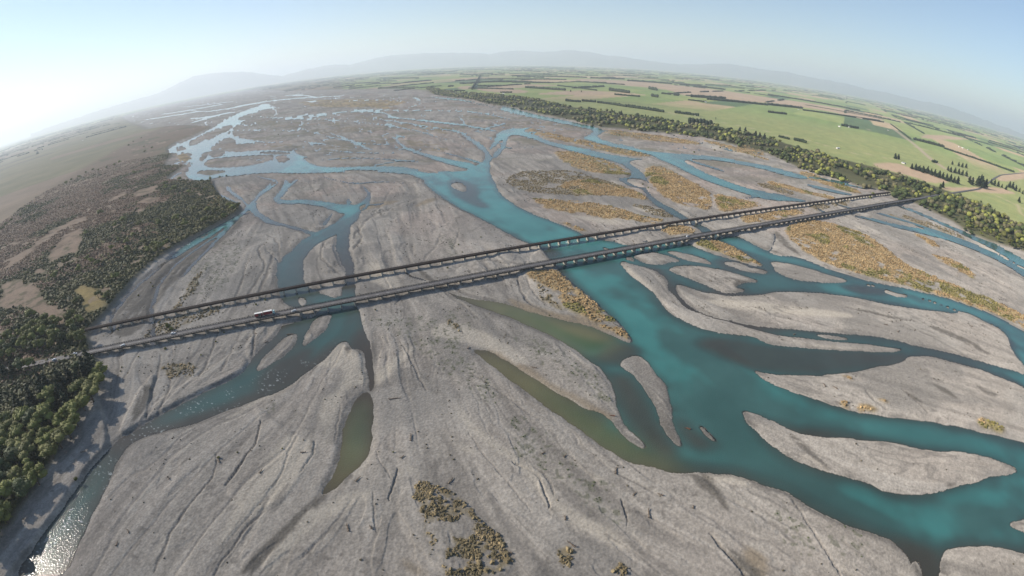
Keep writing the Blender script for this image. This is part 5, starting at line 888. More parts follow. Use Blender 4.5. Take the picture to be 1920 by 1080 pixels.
def water_material():
    m, nt, b = mat_new('glacial_water'); N_ = nt.nodes; Lk = nt.links
    at = N_.new('ShaderNodeAttribute'); at.attribute_name = 'wcol'
    ge = N_.new('ShaderNodeNewGeometry')
    Lk.new(at.outputs['Color'], b.inputs['Base Color'])
    b.inputs['Roughness'].default_value = .12; b.inputs['IOR'].default_value = 1.33; b.inputs['Specular IOR Level'].default_value = .4
    n1 = N_.new('ShaderNodeTexNoise'); n1.inputs['Scale'].default_value = 1.0; n1.inputs['Detail'].default_value = 3; n1.inputs['Roughness'].default_value = .5; Lk.new(ge.outputs['Position'], n1.inputs['Vector'])
    rf = N_.new('ShaderNodeAttribute'); rf.attribute_name = 'riffle'
    mr = N_.new('ShaderNodeMapRange'); mr.inputs[3].default_value = .45; mr.inputs[4].default_value = 1.0; Lk.new(rf.outputs['Fac'], mr.inputs[0])
    bp = N_.new('ShaderNodeBump'); bp.inputs['Distance'].default_value = .26; Lk.new(mr.outputs[0], bp.inputs['Strength']); Lk.new(n1.outputs['Fac'], bp.inputs['Height']); Lk.new(bp.outputs[0], b.inputs['Normal'])
    return m
M_GROUND = ground_material(); M_WATER = water_material()

# ------------------------------------------------------------------ ground: one sheet to the horizon, finer near the camera
def polar_grid():
    az = np.concatenate([np.radians(np.arange(-180, -88, 3.0)), np.radians(np.arange(-87, 87.001, .105)), np.radians(np.arange(89, 180, 3.0))])
    dip = np.concatenate([np.arange(86, 66, -1.0), np.arange(66, 3.0, -.095), np.arange(3.0, .17, -.035)])
    r = CAM_H / np.tan(np.radians(dip)); r = np.concatenate([[1.0], r, [90000.0]])
    return az, r
AZ, RR = polar_grid()
gx = np.outer(RR, np.sin(AZ)); gy = np.outer(RR, np.cos(AZ))
nr, na = gx.shape
px, py = gx.ravel(), gy.ravel()
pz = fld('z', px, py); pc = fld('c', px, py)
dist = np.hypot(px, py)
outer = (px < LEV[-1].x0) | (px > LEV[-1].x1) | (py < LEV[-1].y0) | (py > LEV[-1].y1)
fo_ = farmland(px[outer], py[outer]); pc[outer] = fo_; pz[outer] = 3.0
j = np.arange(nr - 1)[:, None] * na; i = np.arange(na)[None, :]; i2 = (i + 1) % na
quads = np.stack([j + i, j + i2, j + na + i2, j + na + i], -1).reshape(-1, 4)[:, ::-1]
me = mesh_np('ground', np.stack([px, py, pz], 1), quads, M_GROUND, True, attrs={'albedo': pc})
link('ground', me, kind='structure')

# ------------------------------------------------------------------ water: a level sheet wherever the bed lies below it
land = fld('land', px, py); bedm = fld('bed', px, py)
wetv = ((land < .12) & (bedm > .5) & (~outer)).reshape(nr, na)
wf = wetv[:-1, :] & wetv[1:, :]
wq = (wf & np.roll(wf, -1, axis=1)).ravel()
q = quads[wq]
used, inv = np.unique(q.ravel(), return_inverse=True)
dep = fld('depth', px[used], py[used]); xx = px[used]; yy = py[used]
dep = np.clip(dep, 0, 1)
bedc = np.array([.048, .041, .032]); mid_c = np.array([.038, .074, .068]); deep_c = np.array([.046, .160, .150])
t = dep[:, None]
wc = np.where(t < .45, bedc + (mid_c - bedc) * (t / .45), mid_c + (deep_c - mid_c) * ((t - .45) / .55))
olive = np.zeros(len(xx))
for L in (LEV[1],):
    om = L.mask(OLIVE, 8)
    k = (xx > L.x0) & (xx < L.x1) & (yy > L.y0) & (yy < L.y1); olive[k] = L.samp(om, xx[k], yy[k])
    rm = L.mask(RIFFLE, 6); rif = np.zeros(len(xx)); rif[k] = L.samp(rm, xx[k], yy[k])
oc = np.array([.125, .115, .06]) * (1 - t) + np.array([.05, .085, .04]) * t
wc = wc * (1 - olive[:, None]) + oc * olive[:, None]
wc = wc * (.78 + .44 * fbm(xx, yy, 30, 2)[:, None])
foam = sstep(.70, .80, fbm(xx, yy, 1.3, 1, 2)) * np.clip(rif + .0, 0, 1) * sstep(.45, .6, fbm(xx, yy, 14, 3))
wc = wc + (np.array([.5, .55, .55]) - wc) * (foam * .55)[:, None]
me = mesh_np('river', np.stack([xx, yy, np.zeros(len(xx))], 1), inv.reshape(-1, 4), M_WATER, True, attrs={'wcol': wc, 'riffle': rif})
link('river', me, kind='structure')

# ------------------------------------------------------------------ far hills
hm = simple('hill_slope', (.12, .12, .10), .9, .3, .0006)
hv = []; hf = []
rg = arr(RIDGE); fa = np.linspace(rg[0, 0] - .25, rg[-1, 0] + .12, 900)
el = np.interp(fa, rg[:, 0], rg[:, 1], left=rg[0, 1] - .01, right=.0)
el = np.where(fa < rg[0, 0], rg[0, 1] - (rg[0, 0] - fa) * .06, el); el = np.where(fa > rg[-1, 0], 0, el)
HR = 38000.0
top = np.maximum(HR * np.tan(el * .88) + CAM_H, 30) + 130 * (fbm(fa * 9000, fa * 0 + 5, 90, 3, 5) - .5) + 50 * (fbm(fa * 9000, fa * 0, 260, 1) - .5)
layers = [(HR - 5500, 0), (HR - 4000, .22), (HR - 2800, .45), (HR - 1500, .72), (HR, 1.0), (HR + 2000, .8), (HR + 6000, 0)]
for r_, k_ in layers:
    for a_, t_ in zip(fa, top):
        nzz = .75 + .5 * float(vnoise(np.array([a_ * 9000]), np.array([r_]), 420, 2)[0]) if 0 < k_ < 1 else 1
        hv.append((r_ * math.sin(a_), r_ * math.cos(a_), t_ * k_ * nzz - (5 if k_ == 0 else 0)))
nf = len(fa)
for l in range(len(layers) - 1):
    for i_ in range(nf - 1): hf.append((l * nf + i_, l * nf + i_ + 1, (l + 1) * nf + i_ + 1, (l + 1) * nf + i_))
link('hills', mesh_np('hills', hv, hf, hm, True), kind='structure')

# ------------------------------------------------------------------ the two bridges
M_ASPH = simple('bridge_asphalt', (.105, .10, .10), .85, .12, .25)
M_CONC = simple('weathered_concrete', (.27, .25, .22), .85, .25, .6, bump=.3)
M_DARKC = simple('stained_concrete', (.040, .038, .036), .85, .25, .5)
M_RUST = simple('rusty_steel', (.026, .015, .012), .75, .3, .7)
M_TIMB = simple('weathered_sleepers', (.026, .019, .016), .9, .3, .8)
M_PALE = simple('pale_concrete', (.33, .305, .26), .8, .2, .6)
M_RAILS = simple('rail_steel', (.16, .12, .10), .5, .2, 1, metal=.6)
M_WPAINT = simple('road_paint', (.7, .7, .68), .7, .1, 1)
BANG = 0.408223
def W(s, n, z=0): p = U * s + N * n; return (float(p[0]), float(p[1]), z)
def along(mb, s0, s1, n0, n1, z0, z1):
    p = [W(s0, n0)[:2], W(s1, n0)[:2], W(s1, n1)[:2], W(s0, n1)[:2]]; mb.prism(p, z0, z1)
DECK = 5.7
RS0, RS1 = -252.0, 1068.0
RN = 394.2
def road_bridge():
    t = empty('road_bridge', W(RS0, RN, 0), 0, label='long grey two lane road bridge on many low piers, the nearer of the two bridges', category='road bridge')
    inv = Matrix.Translation(-Vector(t.location))
    def part(mb, name, mat, **k):
        o = mb.build(name, mat, t, **k); o.matrix_parent_inverse = inv; return o
    d = MB(); along(d, RS0, RS1, RN - 3.9, RN + 3.9, DECK - .30, DECK); part(d, 'road_deck', M_ASPH)
    d = MB()
    for n in (-3.2, -1.1, 1.1, 3.2): along(d, RS0, RS1, RN + n - .22, RN + n + .22, DECK - 1.35, DECK - .302)
    part(d, 'deck_beam', M_DARKC)
    for sg in (-1, 1):
        d = MB(); n = RN + sg * 4.08
        along(d, RS0, RS1, n - .16, n + .16, DECK - .34, DECK + .12)
        along(d, RS0, RS1, n - .10, n + .10, DECK + .95, DECK + 1.12); along(d, RS0, RS1, n - .07, n + .07, DECK + .5, DECK + .62)
        k = RS0 + 1.2
        while k < RS1: along(d, k - .2, k + .2, n - .13, n + .13, DECK + .121, DECK + .949); k += 2.44
        part(d, 'parapet_railing', M_DARKC)
    d = MB(); k = RS0 + 2
    while k < RS1: along(d, k, k + 3, RN - .06, RN + .06, DECK + .004, DECK + .008); k += 10
    part(d, 'lane_marking', M_WPAINT)
    def pier(mb, s):
        p = [W(s - .45, RN - 3.6)[:2], W(s, RN - 4.1)[:2], W(s + .45, RN - 3.6)[:2], W(s + .45, RN + 3.6)[:2], W(s, RN + 4.1)[:2], W(s - .45, RN + 3.6)[:2]]
        mb.prism(p, -1.8, DECK - 1.9, .93); along(mb, s - .6, s + .6, RN - 3.9, RN + 3.9, DECK - 1.898, DECK - 1.352)
    ss = [264.8 + 12.2 * k for k in range(-43, 67)]; ss = [s for s in ss if RS0 + 5 < s < RS1 - 5]
    ss.sort(key=lambda s: np.hypot(*(U * s + N * RN)))
    for s in ss[:98]:
        d = MB(); pier(d, s); part(d, 'bridge_pier', M_CONC)
    d = MB()
    for s in ss[98:]: pier(d, s)
    o = part(d, 'far_bridge_piers', M_CONC); o['kind'] = 'stuff'
    return t
TN = 445.2
TS0, TS1 = -256.0, 1056.0
def rail_bridge():
    t = empty('rail_bridge', W(TS0, TN, 0), 0, label='dark rusty railway bridge upstream of the road bridge, single track on pale piers', category='railway bridge')
    inv = Matrix.Translation(-Vector(t.location))
    def part(mb, name, mat, **k):
        o = mb.build(name, mat, t, **k); o.matrix_parent_inverse = inv; return o
    for sg in (-1, 1):
        d = MB(); along(d, TS0, TS1, TN + sg * 1.75 - .18, TN + sg * 1.75 + .18, DECK - 1.5, DECK - .05); part(d, 'steel_girder', M_RUST)
    d = MB(); k = TS0 + .3
    while k < TS1: along(d, k, k + .42, TN - 1.95, TN + 1.95, DECK - .048, DECK + .13); k += .66
    part(d, 'sleepers', M_TIMB)
    for sg in (-1, 1):
        d = MB(); along(d, TS0, TS1, TN + sg * .56 - .06, TN + sg * .56 + .06, DECK + .131, DECK + .28); part(d, 'rail', M_RAILS)
    d = MB(); along(d, TS0, TS1, TN + 1.95, TN + 2.75, DECK + .0, DECK + .08); k = TS0 + 1
    while k < TS1: along(d, k - .05, k + .05, TN + 2.66, TN + 2.74, DECK + .081, DECK + 1.1); k += 3.05
    along(d, TS0, TS1, TN + 2.67, TN + 2.73, DECK + 1.101, DECK + 1.16); part(d, 'footway_railing', M_RUST)
    def pier(mb, s):
        pts = []
        for a in range(0, 360, 30):
            ca, sa = math.cos(math.radians(a)), math.sin(math.radians(a)); pts.append(W(s + .85 * ca, TN + (1.9 * (1 if sa > 0 else -1) if abs(sa) > .2 else 0) + .85 * sa)[:2])
        mb.prism(pts, -1.8, DECK - 2.1, .86); along(mb, s - 1.0, s + 1.0, TN - 2.5, TN + 2.5, DECK - 2.098, DECK - 1.502)
    ss = [262.0 + 12.2 * k for k in range(-43, 67)]; ss = [s for s in ss if TS0 + 5 < s < TS1 - 5]
    ss.sort(key=lambda s: np.hypot(*(U * s + N * TN)))
    for s in ss[:98]:
        d = MB(); pier(d, s); part(d, 'bridge_pier', M_PALE)
    d = MB()
    for s in ss[98:]: pier(d, s)
    o = part(d, 'far_bridge_piers', M_PALE); o['kind'] = 'stuff'
    return t
road_bridge(); rail_bridge()

def strip(name, pts, width, mat, zoff, kind='structure', zfun=None, th=.0):
    p = [arr(pts[0])]
    for a, b in zip(pts[:-1], pts[1:]):
        a, b = arr(a), arr(b); n = max(1, int(np.linalg.norm(b - a) / 15))
        for k in range(1, n + 1): p.append(a + (b - a) * k / n)
    p = np.array(p)
    for _ in range(2): p[1:-1] = p[1:-1] * .5 + (p[:-2] + p[2:]) * .25
    t = np.gradient(p, axis=0); t /= np.linalg.norm(t, axis=1)[:, None]; nn = np.stack([-t[:, 1], t[:, 0]], 1)
    zc = fld('z', p[:, 0], p[:, 1]) if zfun is None else zfun(p)
    v = []; f = []
    for i in range(len(p)):
        for s_ in (-1, 1): q = p[i] + nn[i] * s_ * width / 2; v.append((q[0], q[1], zc[i] + zoff)); v.append((q[0], q[1], zc[i] + zoff - 2.5))
    for i in range(len(p) - 1):
        a = 4 * i; f += [(a, a + 2, a + 6, a + 4), (a + 1, a, a + 4, a + 5), (a + 2, a + 3, a + 7, a + 6)]
    o = link(name, mesh_np(name, v, np.array(f)[:, ::-1], mat)); o['kind'] = kind; return o
# the approach roads run on low banks level with the deck
def appr(p):
    d = (p @ U) - RS1; return np.clip(DECK - .02 - np.clip(d, 0, 60) * .03, 3.6, DECK)
strip('road', [tuple((U * (RS1 + .2) + N * RN))] + [tuple(h) for h in HIGHWAY[1:]], 8.0, M_ASPH, 0, zfun=appr)
strip('road', [tuple(U * (RS0 - .2) + N * RN), tuple(U * (RS0 - 90) + N * (RN + 1)), tuple(U * (RS0 - 220) + N * (RN - 8))], 8.0, M_ASPH, 0, zfun=lambda p: np.full(len(p), DECK - .02))

# ------------------------------------------------------------------ vehicles on the road bridge
M_CARW = simple('white_car_paint', (.58, .59, .60), .3, .04, 2, spec=.6); M_CARS = simple('silver_car_paint', (.42, .44, .46), .3, .04, 2, spec=.6)
M_GLASS = simple('tinted_glass', (.03, .035, .04), .1, .05, 2, spec=.7); M_TYRE = simple('rubber', (.02, .02, .02), .8, .1, 3)
M_RED = simple('red_curtain_side', (.20, .022, .028), .55, .15, .6); M_WHITE = simple('white_panel', (.62, .62, .60), .5, .05, .6)
M_TEAL = simple('pale_teal_cab_paint', (.35, .50, .50), .4, .05, 1); M_STEELD = simple('dark_chassis', (.04, .04, .042), .6, .2, 1)
def wheel(parent, x, y, r=.33, w=.22):
    d = MB(); n = 14; ring = [(math.cos(2 * math.pi * k / n) * r, math.sin(2 * math.pi * k / n) * r) for k in range(n)]
    v = [(x + a, y - w / 2, r + b) for a, b in ring] + [(x + a, y + w / 2, r + b) for a, b in ring]
    d.add(v, [tuple(range(n)), tuple(range(n, 2 * n))[::-1]] + [(k, n + k, n + (k + 1) % n, (k + 1) % n) for k in range(n)])
    return d.build('wheel', M_TYRE, parent)
def make_car(loc, rz, label, mat, wagon=False):
    t = empty('parked_car' if False else 'car', loc, rz, label=label, category='car', group='cars crossing the road bridge')
    prof = [(-2.2, .35), (-2.25, .75), (-2.1, .95), (-1.9 if wagon else -1.35, 1.45), (.35, 1.45), (1.05, .98), (2.05, .82), (2.25, .6), (2.2, .35)]
    d = MB(); n = len(prof)
    v = [(x, -.88 if z < 1.1 else -.70, z) for x, z in prof] + [(x, .88 if z < 1.1 else .70, z) for x, z in prof]
    d.add(v, [tuple(range(n)), tuple(range(n, 2 * n))[::-1]] + [((k + 1) % n, k, n + k, n + (k + 1) % n) for k in range(n)])
    d.build('body', mat, t)
    for sg in (-1, 1):
        d = MB(); a, b = (-1.6 if wagon else -1.2), .3
        d.add([(a - .1, sg * .865, 1.0), (.75, sg * .865, 1.0), (b, sg * .735, 1.38), (a + .15, sg * .735, 1.38)], [(0, 1, 2, 3)]); d.build('side_window', M_GLASS, t)
    d = MB(); d.add([(1.06, -.72, .995), (1.06, .72, .995), (.42, .62, 1.43), (.42, -.62, 1.43)], [(0, 1, 2, 3)]); d.build('windscreen', M_GLASS, t)
    for x in (-1.4, 1.4):
        for y in (-.8, .8): wheel(t, x, y)
    for y in (-.6, .6):
        d = MB(); d.box((2.24, y, .68), (.08, .3, .14)); d.build('headlight', M_WHITE, t)
    return t
CARLAB = ['white car leftmost on the road bridge approach, beside the dark trees', 'white car just past the forest edge at the left bridge end', 'white car on the left part of the road bridge over pale gravel', 'white car on the road bridge between the left bank and the truck', 'dark silver car just ahead of the red truck on the road bridge', 'small silver car on the right half of the road bridge, past the main channel']
for i_, (x, y, k) in enumerate(CARS):
    s = x * U[0] + y * U[1]; make_car(W(s, RN + (1.6 if i_ % 2 else -1.6), DECK + .01), BANG + (0 if i_ % 2 else math.pi), CARLAB[i_], M_CARW if k else M_CARS, i_ % 2 == 0)
TS = float(np.dot(arr(TRUCK), U))
def make_truck():
    t = empty('truck', W(TS, RN + 1.7, DECK + .01), BANG, label='red sided truck with white roof and pale cab towing a trailer across the road bridge', category='truck')
    d = MB(); d.box((7.9, 0, 1.9), (1.9, 2.4, 2.6), 0, (.85, .95)); c = d.build('cab', M_TEAL, t)
    d = MB(); d.box((8.86, 0, 2.25), (.06, 2.0, .9)); d.build('windscreen', M_GLASS, c)
    for y in (-.8, .8):
        d = MB(); d.box((8.88, y, 1.0), (.06, .35, .25)); d.build('headlight', M_WHITE, c)
    d = MB(); d.box((3.4, 0, .85), (8.6, .9, .35)); d.build('chassis', M_STEELD, t)
    for y in (-1.24, 1.24):
        d = MB(); d.box((2.7, y, 2.45), (7.6, .05, 2.6)); d.build('curtain_side', M_RED, t)
    d = MB(); d.box((2.7, 0, 2.4), (7.5, 2.4, 2.7)); d.build('cargo_box', M_WHITE, t)
    d = MB(); d.box((2.7, 0, 3.82), (7.7, 2.52, .12)); d.build('roof_panel', M_WHITE, t)
    tr = empty('trailer', (-5.6, 0, 0)); tr.parent = t
    d = MB(); d.box((0, 0, .85), (7.6, .9, .35)); d.build('chassis', M_STEELD, tr)
    d = MB(); d.box((0, 0, 2.3), (7.2, 2.4, 2.5)); d.build('cargo_box', M_STEELD, tr)
    for y in (-1.24, 1.24):
        for xc, ln in ((-1.9, 3.2), (2.9, 1.2)):
            d = MB(); d.box((xc, y, 2.2), (ln, .05, 2.2)); d.build('side_panel', M_RED, tr)
    d = MB(); d.box((0, 0, 3.62), (7.5, 2.52, .12)); d.build('roof_panel', M_WHITE, tr)
    for x in (7.6, 1.2, 0, -8.2, -7.0, -3.4):
        for y in (-1.0, 1.0): wheel(t, x, y, .5, .4)
make_truck()

# ------------------------------------------------------------------ foliage
def icos(sub):
    t = (1 + 5 ** .5) / 2
    v = [(-1, t, 0), (1, t, 0), (-1, -t, 0), (1, -t, 0), (0, -1, t), (0, 1, t), (0, -1, -t), (0, 1, -t), (t, 0, -1), (t, 0, 1), (-t, 0, -1), (-t, 0, 1)]
    f = [(0, 11, 5), (0, 5, 1), (0, 1, 7), (0, 7, 10), (0, 10, 11), (1, 5, 9), (5, 11, 4), (11, 10, 2), (10, 7, 6), (7, 1, 8), (3, 9, 4), (3, 4, 2), (3, 2, 6), (3, 6, 8), (3, 8, 9), (4, 9, 5), (2, 4, 11), (6, 2, 10), (8, 6, 7), (9, 8, 1)]
    v = [Vector(p).normalized() for p in v]
    for _ in range(sub):
        c = {}; g = []
        def mid(a, b):
            k = (min(a, b), max(a, b))
            if k not in c: v.append(((v[a] + v[b]) / 2).normalized()); c[k] = len(v) - 1
            return c[k]
        for a, b, d in f: ab, bd, da = mid(a, b), mid(b, d), mid(d, a); g += [(a, ab, da), (b, bd, ab), (d, da, bd), (ab, bd, da)]
        f = g
    return np.array([tuple(p) for p in v]), np.array(f)
ICO0, ICO1, ICO2 = icos(0), icos(1), icos(2)
def leaves(r_, cen, rad, n, size):
    """n leaf sprays on the shell of an ellipsoid, as loose quads"""
    d = r_.normal(size=(n, 3)); d /= np.linalg.norm(d, axis=1)[:, None]; d[:, 2] = np.where(d[:, 2] < -.5, -d[:, 2], d[:, 2])
    p = cen + d * rad * r_.uniform(.82, 1.12, (n, 1))
    nrm = d + r_.normal(size=(n, 3)) * .55; nrm /= np.linalg.norm(nrm, axis=1)[:, None]
    a = np.cross(nrm, r_.normal(size=(n, 3))); a /= np.linalg.norm(a, axis=1)[:, None]; b = np.cross(nrm, a)
    s = size * r_.uniform(.6, 1.4, (n, 1))
    v = np.stack([p - a * s, p - b * s * .7, p + a * s, p + b * s * .7], 1).reshape(-1, 3)
    return v, np.arange(n * 4).reshape(-1, 4)
def tri2quad(f): return np.concatenate([f, f[:, 2:3]], 1)
def join(parts):
    V = []; Fq = []; o = 0
    for v, f in parts: V.append(v); Fq.append(f + o); o += len(v)
    return np.concatenate(V), np.concatenate(Fq)
def tmesh(name, parts, mat):
    V, Fq = join(parts); me = bpy.data.meshes.new(name)
    # faces may be triangles written with a repeated corner
    tri = Fq[:, 2] == Fq[:, 3]; n = len(Fq); tot = np.where(tri, 3, 4).astype(np.int32)
    idx = Fq[np.stack([np.ones(n, bool)] * 3 + [~tri], 1)]
    me.vertices.add(len(V)); me.vertices.foreach_set('co', V.astype(np.float32).ravel())
    me.loops.add(len(idx)); me.loops.foreach_set('vertex_index', idx.astype(np.int32))
    me.polygons.add(n); me.polygons.foreach_set('loop_start', np.concatenate([[0], np.cumsum(tot)[:-1]]).astype(np.int32)); me.polygons.foreach_set('loop_total', tot)
    me.update(calc_edges=True); me.materials.append(mat); return me
def crown_parts(r_, kind):
    """unit crown: height 1 from the ground"""
    P = []
    if kind == 'broad':
        nl = r_.integers(9, 14)
        for k in range(nl):
            a = r_.uniform(0, 6.28); q = r_.uniform(0, .27) if k else 0; z = .62 + r_.uniform(-.26, .17) * (1 - q) if k else .68
            c = np.array([q * math.cos(a), q * math.sin(a), z]); rad = np.array([1, 1, .85]) * r_.uniform(.13, .21)
            v, f = ICO1; w = c + v * rad * .86 * r_.uniform(.85, 1.1, (len(v), 1)); P.append((w, tri2quad(f))); P.append(leaves(r_, c, rad, 62, .034))
    elif kind == 'pine':
        for k in range(9):
            z = .14 + .095 * k; rr = .24 * (1 - k / 9.5) + .02
            for m_ in range(4 if k < 6 else 2):
                a = r_.uniform(0, 6.28); c = np.array([rr * .5 * math.cos(a), rr * .5 * math.sin(a), z + r_.uniform(-.03, .03)]); rad = np.array([rr * .75, rr * .75, .075])
                v, f = ICO1; P.append((c + v * rad * .8 * r_.uniform(.8, 1.15, (len(v), 1)), tri2quad(f))); P.append(leaves(r_, c, rad, 26, .026))
    elif kind == 'poplar':
        for k in range(8):
            z = .12 + .11 * k; rad = np.array([.10, .10, .10]) * (1.1 - abs(k - 3) * .12); c = np.array([r_.uniform(-.03, .03), r_.uniform(-.03, .03), z])
            v, f = ICO1; P.append((c + v * rad * .8, tri2quad(f))); P.append(leaves(r_, c, rad, 50, .026))
    elif kind == 'shrub':
        for k in range(6):
            a = r_.uniform(0, 6.28); q = r_.uniform(0, .38) if k else 0; c = np.array([q * math.cos(a), q * math.sin(a), .45 + r_.uniform(-.15, .15)]); rad = np.array([.34, .34, .36]) * r_.uniform(.7, 1.1)
            v, f = ICO1; w = c + v * rad * .82 * r_.uniform(.8, 1.15, (len(v), 1)); w[:, 2] = np.maximum(w[:, 2], -.03); P.append((w, tri2quad(f))); P.append(leaves(r_, c, rad, 40, .085))
    return P
def trunk_mesh(r_, mat, h=.62, rad=.022):
    d = MB(); d.tube([(0, 0, -.03), (.01, 0, h * .4), (r_.uniform(-.03, .03), r_.uniform(-.03, .03), h)], [rad * 1.4, rad, rad * .45])
    for k in range(4):
        a = r_.uniform(0, 6.28); z = h * r_.uniform(.45, .8); d.tube([(0, 0, z), (.09 * math.cos(a), .09 * math.sin(a), z + .1), (.17 * math.cos(a), .17 * math.sin(a), z + .16)], [rad * .6, rad * .4, rad * .15], 4)
    return d.mesh('trunk', mat)
M_BARK = simple('bark', (.10, .075, .055), .9, .3, 4)
HUES = {'olive green': leafy('olive_leaves', (.100, .116, .027), (.195, .192, .050), .35), 'dark green': leafy('dark_leaves', (.035, .050, .018), (.070, .086, .028), .35),
        'yellow green': leafy('yellow_leaves', (.082, .090, .024), (.145, .140, .038), .35), 'grey brown': leafy('dull_leaves', (.085, .080, .040), (.135, .120, .062), .35),
        'blackish green': leafy('conifer_needles', (.013, .022, .012), (.030, .042, .020), .35)}
LIB = {}
def lib(kind, hue, var):
    k = (kind, hue, var)
    if k not in LIB:
        r_ = np.random.default_rng(abs(hash(kind + hue)) % 1 + var * 31 + len(kind) * 7 + len(hue))
        LIB[k] = (tmesh('crown', crown_parts(r_, kind), HUES[hue]), trunk_mesh(r_, M_BARK, .30 if kind == 'shrub' else .62, .03 if kind == 'shrub' else .02))
    return LIB[k]
NAMES = {'broad': 'broadleaf_tree', 'pine': 'pine_tree', 'poplar': 'poplar_tree', 'shrub': 'shrub'}
CATS = {'broad': 'tree', 'pine': 'tree', 'poplar': 'tree', 'shrub': 'shrub'}
def plant(kind, hue, x, y, h, label, group, wide=1.0, z=None):
    c, t_ = lib(kind, hue, random.randrange(3)); a = random.uniform(0, 6.28)
    e = empty(NAMES[kind], (x, y, zat(x, y) - .1 if z is None else z), a, label=label, category=CATS[kind], group=group)
    for nm, me in (('trunk', t_), ('crown', c)):
        o = link(nm, me, e); o.scale = (h * wide, h * wide, h)
    return e
def inpoly(p, poly):
    poly = np.asarray(poly); x, y = p[:, 0], p[:, 1]; r = np.zeros(len(p), bool); k = len(poly); jx = k - 1
    for i in range(k):
        a, b = poly[i], poly[jx]; c = (a[1] > y) != (b[1] > y)
        with np.errstate(divide='ignore', invalid='ignore'): r ^= c & (x < (b[0] - a[0]) * (y - a[1]) / (b[1] - a[1]) + a[0])
        jx = i
    return r
def poisson(poly, sp, n=6000, bbox=None):
    poly = arr(poly); lo, hi = (poly.min(0), poly.max(0)) if bbox is None else bbox
    c = rng.uniform(lo, hi, (n, 2)); c = c[inpoly(c, poly)]; grid = {}; out = []
    for p in c:
        s = sp if np.isscalar(sp) else sp(p); g = (int(p[0] // s), int(p[1] // s)); ok = True
        for a in (-1, 0, 1):
            for b in (-1, 0, 1):
                for q in grid.get((g[0] + a, g[1] + b), ()):
                    if (p[0] - q[0]) ** 2 + (p[1] - q[1]) ** 2 < s * s: ok = False
        if ok: grid.setdefault(g, []).append(p); out.append(p)
    return np.array(out)
HW = ['olive green', 'dark green', 'yellow green', 'grey brown']
def sizew(h, a, b): return 'small' if h < a else ('tall' if h > b else 'medium')
# -- forest below the left end of the road bridge
fp = poisson(FOREST, 10.2); fp = fp[(np.hypot(fp[:, 0], fp[:, 1]) < 640) & (fp[:, 1] > -60)]
order = np.argsort(-fp[:, 0]); used_l = {}
edge_d = []
fpoly = chaikin(arr(FOREST), 1)
def edged(p, poly): return float(np.min(np.hypot(*(poly - p).T)))
nfor = 0
for p in fp[np.argsort(np.hypot(fp[:, 0], fp[:, 1]))][:120]:
    s = p @ U; n = p @ N
    if s > -300 and n > RN - 24: continue
    gravel = edged(p, fpoly[len(fpoly) // 4:]) < 14 and p[0] > -330 - 0 * n
    shady = n > 300
    if shady and not gravel: kind, hue = ('pine', 'blackish green') if random.random() < .62 else ('broad', random.choice(['dark green', 'olive green']))
    else: kind, hue = 'broad', random.choice(['olive green', 'olive green', 'yellow green', 'olive green', 'dark green'])
    h = random.uniform(16, 23) if kind == 'pine' else random.uniform(12, 18)
    zone = 'below bridge end' if n > 340 else ('in shaded middle forest' if n > 265 else ('halfway down left forest' if n > 190 else 'in lower left forest'))
    side = 'gravel side' if gravel else 'inside'
    plant(kind, hue, p[0], p[1], h, f'{sizew(h, 14, 17)} {hue} {"conifer" if kind == "pine" else "round tree"} {zone}, {side}', 'trees of the dense forest at the lower left', 1.15 if kind == 'pine' else 1.6); nfor += 1
for p in poisson(BELT_L, 10.5)[:48]:
    s = p @ U; hue = random.choice(['olive green', 'olive green', 'dark green', 'yellow green']); h = random.uniform(12, 17)
    if abs((p @ N) - RN) < 10 or (s > -300 and RN - 24 < p @ N < RN) or (abs((p @ N) - TN) < 8 and s > -290): continue
    where = 'between bridges' if RN < p @ N < TN else ('above rail bridge end' if p @ N > TN else 'beside approach road')
    plant('broad', hue, p[0], p[1], h, f'{sizew(h, 13.5, 15.5)} {hue} round tree {where}, left bank{" waterside" if s > -268 else ""}', 'round trees at the left bridge ends', 1.25)
for i_ in range(16):
    s = -298 - 9.5 * i_ + random.uniform(-2, 2); n = RN - random.uniform(6.5, 11); p = U * s + N * n; hue = random.choice(['dark green', 'blackish green', 'olive green']); kind = 'pine' if hue == 'blackish green' else 'broad'; h = random.uniform(12, 16)
    plant(kind, hue, p[0], p[1], h, f'{sizew(h, 13.5, 15)} {hue} tree hiding the approach road, left bank', 'trees along the left approach road', 1.4)
# -- single trees in the scrub of the left terrace
for i_, p in enumerate(TREES_L):
    r_ = math.hypot(*p); hue = random.choice(['olive green', 'yellow green', 'olive green']); h = random.uniform(9.5, 15)
    zone = 'near river bank' if edged(arr(p), arr(TERR_EDGE)) < 60 else ('far back' if r_ > 1400 else ('mid scrub' if p[0] > -620 else 'near left rim'))
    plant('broad', hue, p[0], p[1], h, f'{sizew(h, 11, 13.5)} {hue} tree in left terrace scrub, {zone}', 'trees standing in the scrub of the left terrace', 1.45)
# -- shrubs on the gravel
for i_, (x, y, h) in enumerate(SHRUBS):
    n = (x * N[0] + y * N[1]); s = x * U[0] + y * U[1]
    where = 'between the bridges' if RN < n < TN else ('on gravel below road bridge' if n < RN else 'on gravel above rail bridge')
    side = 'leftward' if s < 0 else ('midriver' if s < 450 else 'rightward')
    hue = random.choice(['yellow green', 'olive green']); k = 'big' if h >= 8 else ('low' if h < 3.5 else 'middling')
    plant('shrub', hue, x, y, h * .55, f'{k} {hue} bush {where} {side}', 'lone bushes on the gravel bars', 1.0)
